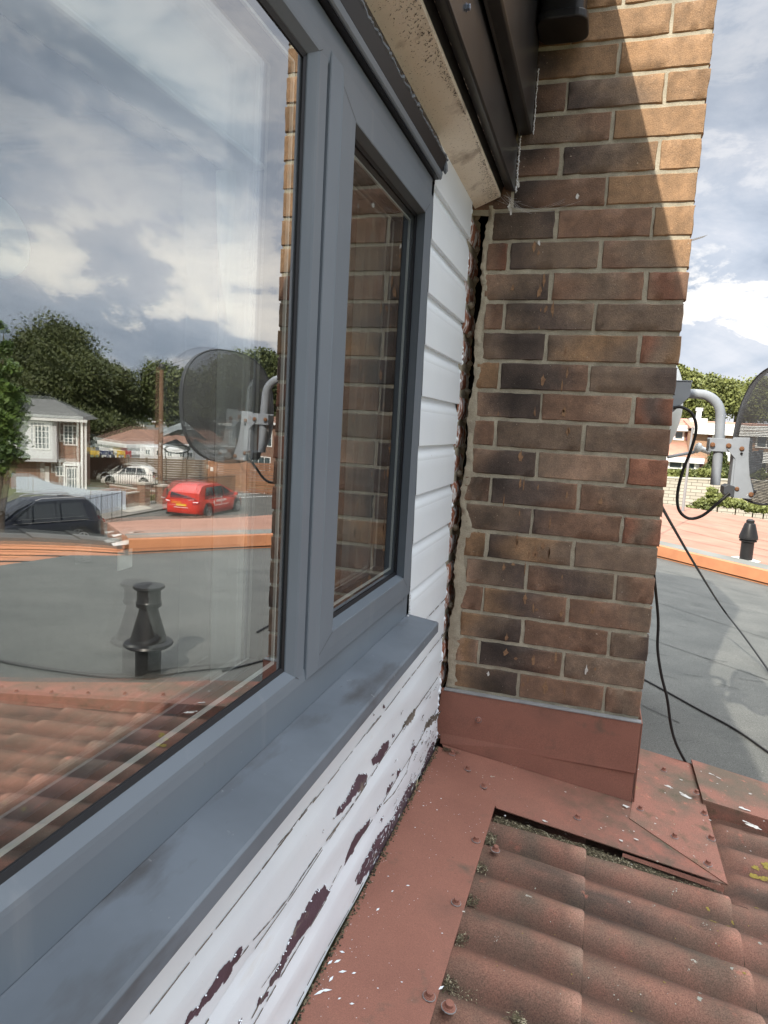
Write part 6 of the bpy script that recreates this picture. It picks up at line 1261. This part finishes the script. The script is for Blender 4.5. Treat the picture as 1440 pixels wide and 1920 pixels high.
    quad('rear_window', [w3(xr0 - .005, -wb * .80, b_ + .06), w3(xr0 - .005, wb * .80, b_ + .06), w3(xr0 + .040, wb * .78, b_ + (zt_2 - b_) * .45), w3(xr1 - .045, wt * .84, zt_2 - .13), w3(xr1 - .045, -wt * .84, zt_2 - .13), w3(xr0 + .040, -wb * .78, b_ + (zt_2 - b_) * .45)], 'glassdark')
    for p_ in ():
        pass
    quad('windscreen', [w3(xf0 - .02, -wb * .80, b_ + .05), w3(xf0 - .02, wb * .80, b_ + .05), w3((xf0 + xf1) / 2 + .05, wb * .80, b_ + (zt_2 - b_) * .58 + .03), w3(xf1 + .05, wt * .86, zt_2 - .035), w3(xf1 + .05, -wt * .86, zt_2 - .035), w3((xf0 + xf1) / 2 + .05, -wb * .80, b_ + (zt_2 - b_) * .58 + .03)], 'glassdark')
    wr = .34 if kind == 'suv' else .315
    for fx in (.19, .81 if kind != 'suv' else .80):
        for s in (-1, 1):
            mm = MB(); mm.lathe(w3(fx * L_, s * (hw * .985), wr + .03), [(wr + .055, -.05), (wr + .055, .012)], 22, sd_ * s); mm.build('wheel_arch', 'rail', t)
            mm = MB(); mm.lathe(w3(fx * L_, s * (hw * .82), wr), [(wr * .8, 0), (wr, .02), (wr, .17), (wr * .93, .19), (wr * .70, .195)], 22, sd_ * s); wo_ = mm.build('wheel', 'tyre', t, smooth=True, ang=40)
            mm = MB(); c_2 = w3(fx * L_, s * (hw * .82), wr) + sd_ * s * .192; mm.lathe(c_2, [(wr * .70, 0), (wr * .70, .008), (wr * .62, .010), (wr * .60, .002)], 22, sd_ * s)
            for k in range(7):
                a = k * 6.2832 / 7; d1 = hd * math.cos(a) + Vector((0, 0, 1)) * math.sin(a); d2 = hd * -math.sin(a) + Vector((0, 0, 1)) * math.cos(a); q = c_2 + sd_ * s * .008
                mm.add([q + d2 * .03, q - d2 * .03, q + d1 * wr * .64 - d2 * .022, q + d1 * wr * .64 + d2 * .022], [(0, 1, 2, 3)])
            mm.build('rim', 'rim', wo_)
    for s in (-1, 1):
        quad('tail_lamp', [w3(-.012, s * hw * .60, bl_ * .80), w3(.02, s * hw * .93, bl_ * .84), w3(.10, s * hw * .965, bl_ * 1.0), w3(.02, s * hw * .62, bl_ * .95)], 'lampred')
        quad('tail_lamp_lens', [w3(-.016, s * hw * .64, bl_ * .86), w3(.012, s * hw * .90, bl_ * .88), w3(.04, s * hw * .93, bl_ * .93), w3(.005, s * hw * .66, bl_ * .91)], 'lampclear')
        quad('headlight', [w3(L_ * .992, s * hw * .52, bl_ * .60), w3(L_ * .945, s * hw * .90, bl_ * .66), w3(L_ * .915, s * hw * .925, bl_ * .78), w3(L_ * .985, s * hw * .55, bl_ * .70)], 'lampclear')
        mm = MB(); c_2 = w3(xf0 - .42, s * (hw + .08), b_ + .05); mm.hexa([c_2 + hd * .06 - sd_ * .09, c_2 + hd * .06 + sd_ * .09, c_2 - hd * .06 + sd_ * .09, c_2 - hd * .06 - sd_ * .09], [c_2 + hd * .04 - sd_ * .08 + Vector((0, 0, .13)), c_2 + hd * .04 + sd_ * .08 + Vector((0, 0, .13)), c_2 - hd * .04 + sd_ * .08 + Vector((0, 0, .13)), c_2 - hd * .04 - sd_ * .08 + Vector((0, 0, .13))]); mm.build('wing_mirror', paint, t)
    quad('number_plate', [w3(-.022, -.26, bl_ * .66), w3(-.022, .26, bl_ * .66), w3(-.020, .26, bl_ * .77), w3(-.020, -.26, bl_ * .77)], 'plate')
    mm = MB(); mm.hexa([w3(-.03, -hw * .86, gc), w3(-.03, hw * .86, gc), w3(.3, hw * .9, gc), w3(.3, -hw * .9, gc)], [w3(-.03, -hw * .86, gc + .10), w3(-.03, hw * .86, gc + .10), w3(.3, hw * .9, gc + .10), w3(.3, -hw * .9, gc + .10)]); mm.build('bumper', 'rail', t)
    if rack:
        for s in (-1, 1): mm = MB(); mm.tube([w3(xr1 + .1, s * wt * .92, zt_2 + .01), w3(xr1 + .2, s * wt * .92, zt_2 + .06), w3(xf1 - .2, s * wt * .92, zt_2 + .06), w3(xf1, s * wt * .92, zt_2 + .0)], .02, 6); mm.build('roof_rail', 'rim', t)
        for s in (-1, 1): mm = MB(); P5 = [w3(xr0 + .45, s * (wa(zl) + .02), zl - .02), w3(xf0 - .3, s * (wa(zl) + .02), zl - .02)]; mm.tube(P5, .012, 4); mm.build('chrome_strip', 'rim', t)
    return t, w3, hw, bl_
rc, w3, hw, bl_ = car('red people carrier with white lettering and a yellow rear plate, parked by the brick piers', (17.25, 24.55, -4.02), (.02, 1), 4.38, 1.80, 1.50, 'redcar', 'mpv')
# small white lettering marks on the flank and tailgate (too small to read in the photograph)
m = MB()
for i, (x0, x1, z0, z1) in enumerate([(1.25, 1.33, .60, .78)] + [(1.50 + .105 * k, 1.57 + .105 * k, .70, .80) for k in range(9)] + [(1.3 + .09 * k, 1.36 + .09 * k, .52, .565) for k in range(15)] + [(1.93, 1.99, .50, .92)]):
    yy_ = hw * 1.012; m.add([w3(x0, yy_, z0), w3(x1, yy_, z0), w3(x1, yy_, z1), w3(x0, yy_, z1)], [(0, 1, 2, 3)])
for k in range(12): y0_ = -.36 + .06 * k; m.add([w3(-.024, y0_, bl_ * .56), w3(-.024, y0_ + .045, bl_ * .56), w3(-.024, y0_ + .045, bl_ * .60), w3(-.024, y0_, bl_ * .60)], [(0, 1, 2, 3)])
m.build('lettering', 'paper', rc)
hd_ = Vector((.40, -.92, 0)).normalized(); bp_ = hz(176, 990, 25.8)
car('black estate style off roader with silver roof rails parked nearest on the road', (bp_.x, bp_.y, -4.0), (hd_.x, hd_.y), 4.48, 1.86, 1.66, 'blackcar', 'suv', rack=True)
q0, q1 = MG(296, 910), MG(207, 908); q0 = hz(294, 905, 54); q1 = hz(205, 905, 55); hh = V2(q1) - V2(q0); car('small white hatchback parked behind the low railings', (q0.x, q0.y, ter(q0.x, q0.y) + .12), (hh.x, hh.y), 3.95, 1.68, 1.48, 'whitecar', 'hatch')

# ================================================================== BEYOND THE FLAT ROOFS (seen directly, right of the brick wall)
YB = 50
def Dq(u, v, y=YB): return D(u, v, 1, y)
bt = thing('terraced_house', tuple(Dq(1250, 895)), 'terraced house with salmon tiled roof, white fascia and white framed windows beyond the pale wall', 'house'); gz2 = -5.3
xa, xb_, xm = Dq(1180, 820).x, Dq(1292, 820).x, Dq(1500, 820).x
m = MB(); m.box(xa, xb_, YB, YB + 9, gz2, Dq(1250, 803).z); m.build('wall', 'farbrick2', bt)
def rect(par, nm, mt, u0, v0, u1, v1, y, th=.08): a, b = Dq(u0, v1, y), Dq(u1, v0, y); mm = MB(); mm.box(a.x, b.x, y - th, y, a.z, b.z); return mm.build(nm, mt, par)
m = MB(); za_, zb_3 = Dq(1250, 797).z, Dq(1250, 783, YB + 4).z; m.add([(xa - .3, YB - .6, za_), (xb_ + .2, YB - .6, za_), (xb_ + .2, YB + 4, zb_3), (xa - .3, YB + 4, zb_3), (xb_ + .2, YB + 9, za_), (xa - .3, YB + 9, za_)], [(0, 1, 2, 3), (3, 2, 4, 5), (1, 4, 2)]); m.build('roof', 'pinkroof', bt)
rect(bt, 'fascia', 'upvc', 1180, 798, 1292, 803, YB - .5)
def dwin(par, u0, v0, u1, v1, y, bars=(0, 0), nm='window'):
    a, b = Dq(u0, v1, y), Dq(u1, v0, y); return window(par, Vector((a.x, y, 0)), Vector((1, 0, 0)), Vector((0, 1, 0)), 0, b.x - a.x, a.z, b.z, bars, .12, name=nm)
dwin(bt, 1262, 807, 1284, 825, YB); rect(bt, 'shutter', 'purpledoor', 1285, 808, 1290, 826, YB); rect(bt, 'shutter', 'purpledoor', 1250, 808, 1261, 826, YB)
m = MB(); a, b = Dq(1235, 858, YB - 2.6), Dq(1322, 858, YB - 2.6); zt2 = Dq(1280, 829).z; m.add([(a.x, YB - 2.6, a.z), (b.x, YB - 2.6, a.z), (b.x + .1, YB - .02, zt2), (a.x, YB - .02, zt2), (b.x, YB - 2.6, a.z - .1), (a.x, YB - 2.6, a.z - .1)], [(0, 1, 2, 3), (0, 1, 4, 5)]); m.build('porch_roof', 'pinkroof', bt)
rect(bt, 'porch_fascia', 'upvc', 1244, 860, 1321, 865, YB - 2.55); m = MB(); m.box(Dq(1246, 870, YB - 2.2).x, Dq(1318, 870, YB - 2.2).x, YB - 2.2, YB - .01, gz2, Dq(1280, 861, YB - 2.3).z); m.build('porch_wall', 'clad', bt)
dwin(bt, 1250, 866, 1306, 891, YB - 2.2, (1, 1), 'porch_window'); rect(bt, 'door', 'purpledoor', 1309, 868, 1318, 895, YB - 2.2)
bt2 = thing('terraced_house', tuple(Dq(1340, 895)), 'terraced house set forward, with salmon roof and long white fascia behind the pole arm', 'house'); Y2 = YB - 2
m = MB(); m.box(Dq(1297, 800, Y2).x, xm + 8, Y2, Y2 + 9, gz2, Dq(1380, 812, Y2).z); m.build('wall', 'farbrick2', bt2)
m = MB(); xq = Dq(1300, 800, Y2).x; za_, zb_3 = Dq(1380, 807, Y2).z, Dq(1380, 792, Y2 + 4).z; m.add([(xq - .2, Y2 - .6, za_), (xm + 8, Y2 - .6, za_), (xm + 8, Y2 + 4, zb_3), (xq - .2, Y2 + 4, zb_3), (xm + 8, Y2 + 9, za_), (xq - .2, Y2 + 9, za_)], [(0, 1, 2, 3), (3, 2, 4, 5), (0, 3, 5)]); m.build('roof', 'pinkroof', bt2)
rect(bt2, 'fascia', 'upvc', 1300, 807, 1600, 813, Y2 - .5); dwin(bt2, 1333, 817, 1360, 838, Y2); dwin(bt2, 1385, 818, 1405, 838, Y2); dwin(bt2, 1415, 818, 1460, 840, Y2, (1, 0)); rect(bt2, 'shutter', 'purpledoor', 1325, 817, 1332, 838, Y2)
rect(bt2, 'band', 'upvc', 1335, 858, 1600, 863, Y2 - .6); dwin(bt2, 1385, 866, 1440, 890, Y2, (2, 0))
a = Dq(1308, 795, YB + 1.5); m = MB(); m.box(a.x - .55, a.x + .55, YB + 1, YB + 2.2, a.z - 1, Dq(1308, 784, YB + 1).z); m.box(a.x - .16, a.x + .16, YB + 1.3, YB + 1.6, a.z, Dq(1308, 768, YB + 1).z); m.box(a.x - .22, a.x + .22, YB + 1.25, YB + 1.65, Dq(1308, 770, YB + 1).z, Dq(1308, 764, YB + 1).z); m.build('chimney', 'clad', bt)
gw = thing('block_wall', tuple(Dq(1250, 945, 35)), 'long pale block garden wall beyond the red felt roof', 'wall'); a, b = D(1200, 895, 1, 35), D(1500, 906, 1, 35)
m = MB(); m.hexa([(a.x, 35, -4.2), (b.x, 35, -4.2), (b.x, 35.3, -4.2), (a.x, 35.3, -4.2)], [(a.x, 35, a.z), (b.x, 35, b.z), (b.x, 35.3, b.z), (a.x, 35.3, a.z)]); m.build('blockwork', 'palewall', gw)
m = MB(); m.hexa([(a.x, 34.96, a.z), (b.x, 34.96, b.z), (b.x, 35.34, b.z), (a.x, 35.34, a.z)], [(a.x, 34.96, a.z + .07), (b.x, 34.96, b.z + .07), (b.x, 35.34, b.z + .07), (a.x, 35.34, a.z + .07)]); m.build('coping', 'slab', gw)
def db(u, v, y, r, rz=None): p = D(u, v, 1, y); s = y / F; return ((p.x, p.y, p.z), (r * s, r * s, (rz or r) * s), r * r)
def bush(name, blobs, n, size, mat, label, cat, seed, zg): 
    t = thing(name, (blobs[0][0][0], blobs[0][0][1], zg), label, cat); m = MB(); r = random.Random(seed)
    for c, rd, w_ in blobs: m.tube([(c[0], c[1], zg), (c[0] + .05, c[1], c[2])], [.04, .02], 5)
    m.build('stem', 'bark', t); leafcloud('foliage', blobs, n, size, mat, t, seed)
bush('hedge', [db(1300 + 14 * i, 890 - (3 if i % 2 else 0), 37, 12, 7) for i in range(-3, 4)] + [db(1420, 890, 38, 16, 8)], 9000, .10, 'leafbright', 'bright yellow green hedge along the top of the pale block wall', 'hedge', 31, -4)
bush('conifer', [db(1345, 862, 44, 14, 16), db(1345, 885, 44, 19, 18), db(1343, 845, 44, 8, 10), db(1350, 900, 44, 18, 14)], 14000, .10, 'leafmid', 'bushy green conifer behind the hanging end of the pole arm', 'conifer', 32, -5)
bush('shrub', [db(1318, 945, 24, 16, 8), db(1345, 935, 24, 18, 10), db(1335, 922, 24, 10, 8), db(1378, 945, 24, 20, 7), db(1410, 952, 24, 18, 6), db(1430, 955, 24, 14, 8), db(1300, 952, 24, 10, 5), db(1460, 955, 24, 18, 8)], 12000, .055, 'leafbright', 'low bright green shrubs overhanging the far edge of the red felt roof', 'shrub', 33, -4)
for i, (bs, mt, lab) in enumerate((([db(1290, 725, 70, 18, 26), db(1282, 760, 70, 22, 26), db(1270, 700, 70, 12, 14)], 'leafmid', 'yellow green tree directly behind the wall bracket'), ([db(1325, 730, 76, 24, 26), db(1350, 745, 76, 26, 30), db(1320, 770, 76, 26, 24)], 'leafmid', 'sunlit tree framed by the bend of the pole arm'), ([db(1385, 740, 80, 26, 22), db(1410, 760, 80, 30, 30), db(1440, 735, 80, 30, 26), db(1480, 750, 80, 34, 34)], 'leafmid', 'wide sunlit tree partly behind the mesh dish'))):
    bs = [((b[0][0], b[0][1], b[0][2]), b[1], b[2]) for b in bs]; tree(bs[0][0][0], bs[0][0][1], -6.3, bs, 24000, .16, 'leafbright', lab, 40 + i, .3)
an = thing('tv_aerial', tuple(D(1296, 452, 1, 9)), 'small slanted television aerial poking out past the lit brick corner', 'aerial'); m = MB(); a, b = D(1285, 454, 1, 9), D(1322, 443, 1, 9); m.tube([a, b], .006, 5); m.build('boom', 'greyplastic', an)
m = MB()
for k in range(7):
    p = a.lerp(b, .25 + .12 * k); d = Vector((.45, -.85, .1)).normalized() * (.10 - .006 * k); m.tube([p - d, p + d], .003, 4)
m.build('rods', 'greyplastic', an)
m = MB(); p = a; m.tube([p, (p.x - .05, p.y, hfelt(1.0, 5) if 0 else -4.0)], .018, 6); m.build('mast', 'greyplastic', an)
a, b = D(1297, 800, 1, 15), D(1285, 948, 1, 15); m = MB(); m.tube([(a.x, 15, -4), (a.x + .01, 15, b.z + .4), (a.x + .02, 15, a.z)], [.045, .03, .02], 8); tag(m.build('flagless_pole', 'greyplastic'), 'slim grey pole standing before the pale block wall', 'pole')

for cat_, grp in (('cable', 'black cables strung about the roofs'), ('play equipment', 'coloured play equipment above the brown fence'), ('pier', 'brick gate piers'), ('fence', 'fences along the street gardens'), ('tree', 'trees beyond the gardens'), ('car', 'cars parked in the street'), ('satellite dish', 'satellite dishes on the brick wall'), ('vent pipe', 'black roof vent pipes'), ('wire', 'overhead wires of the telegraph pole'), ('railing', 'black railings along the gardens')):
    for o_g in list(scene.objects):
        if o_g.parent is None and o_g.get('category') == cat_: o_g['group'] = grp
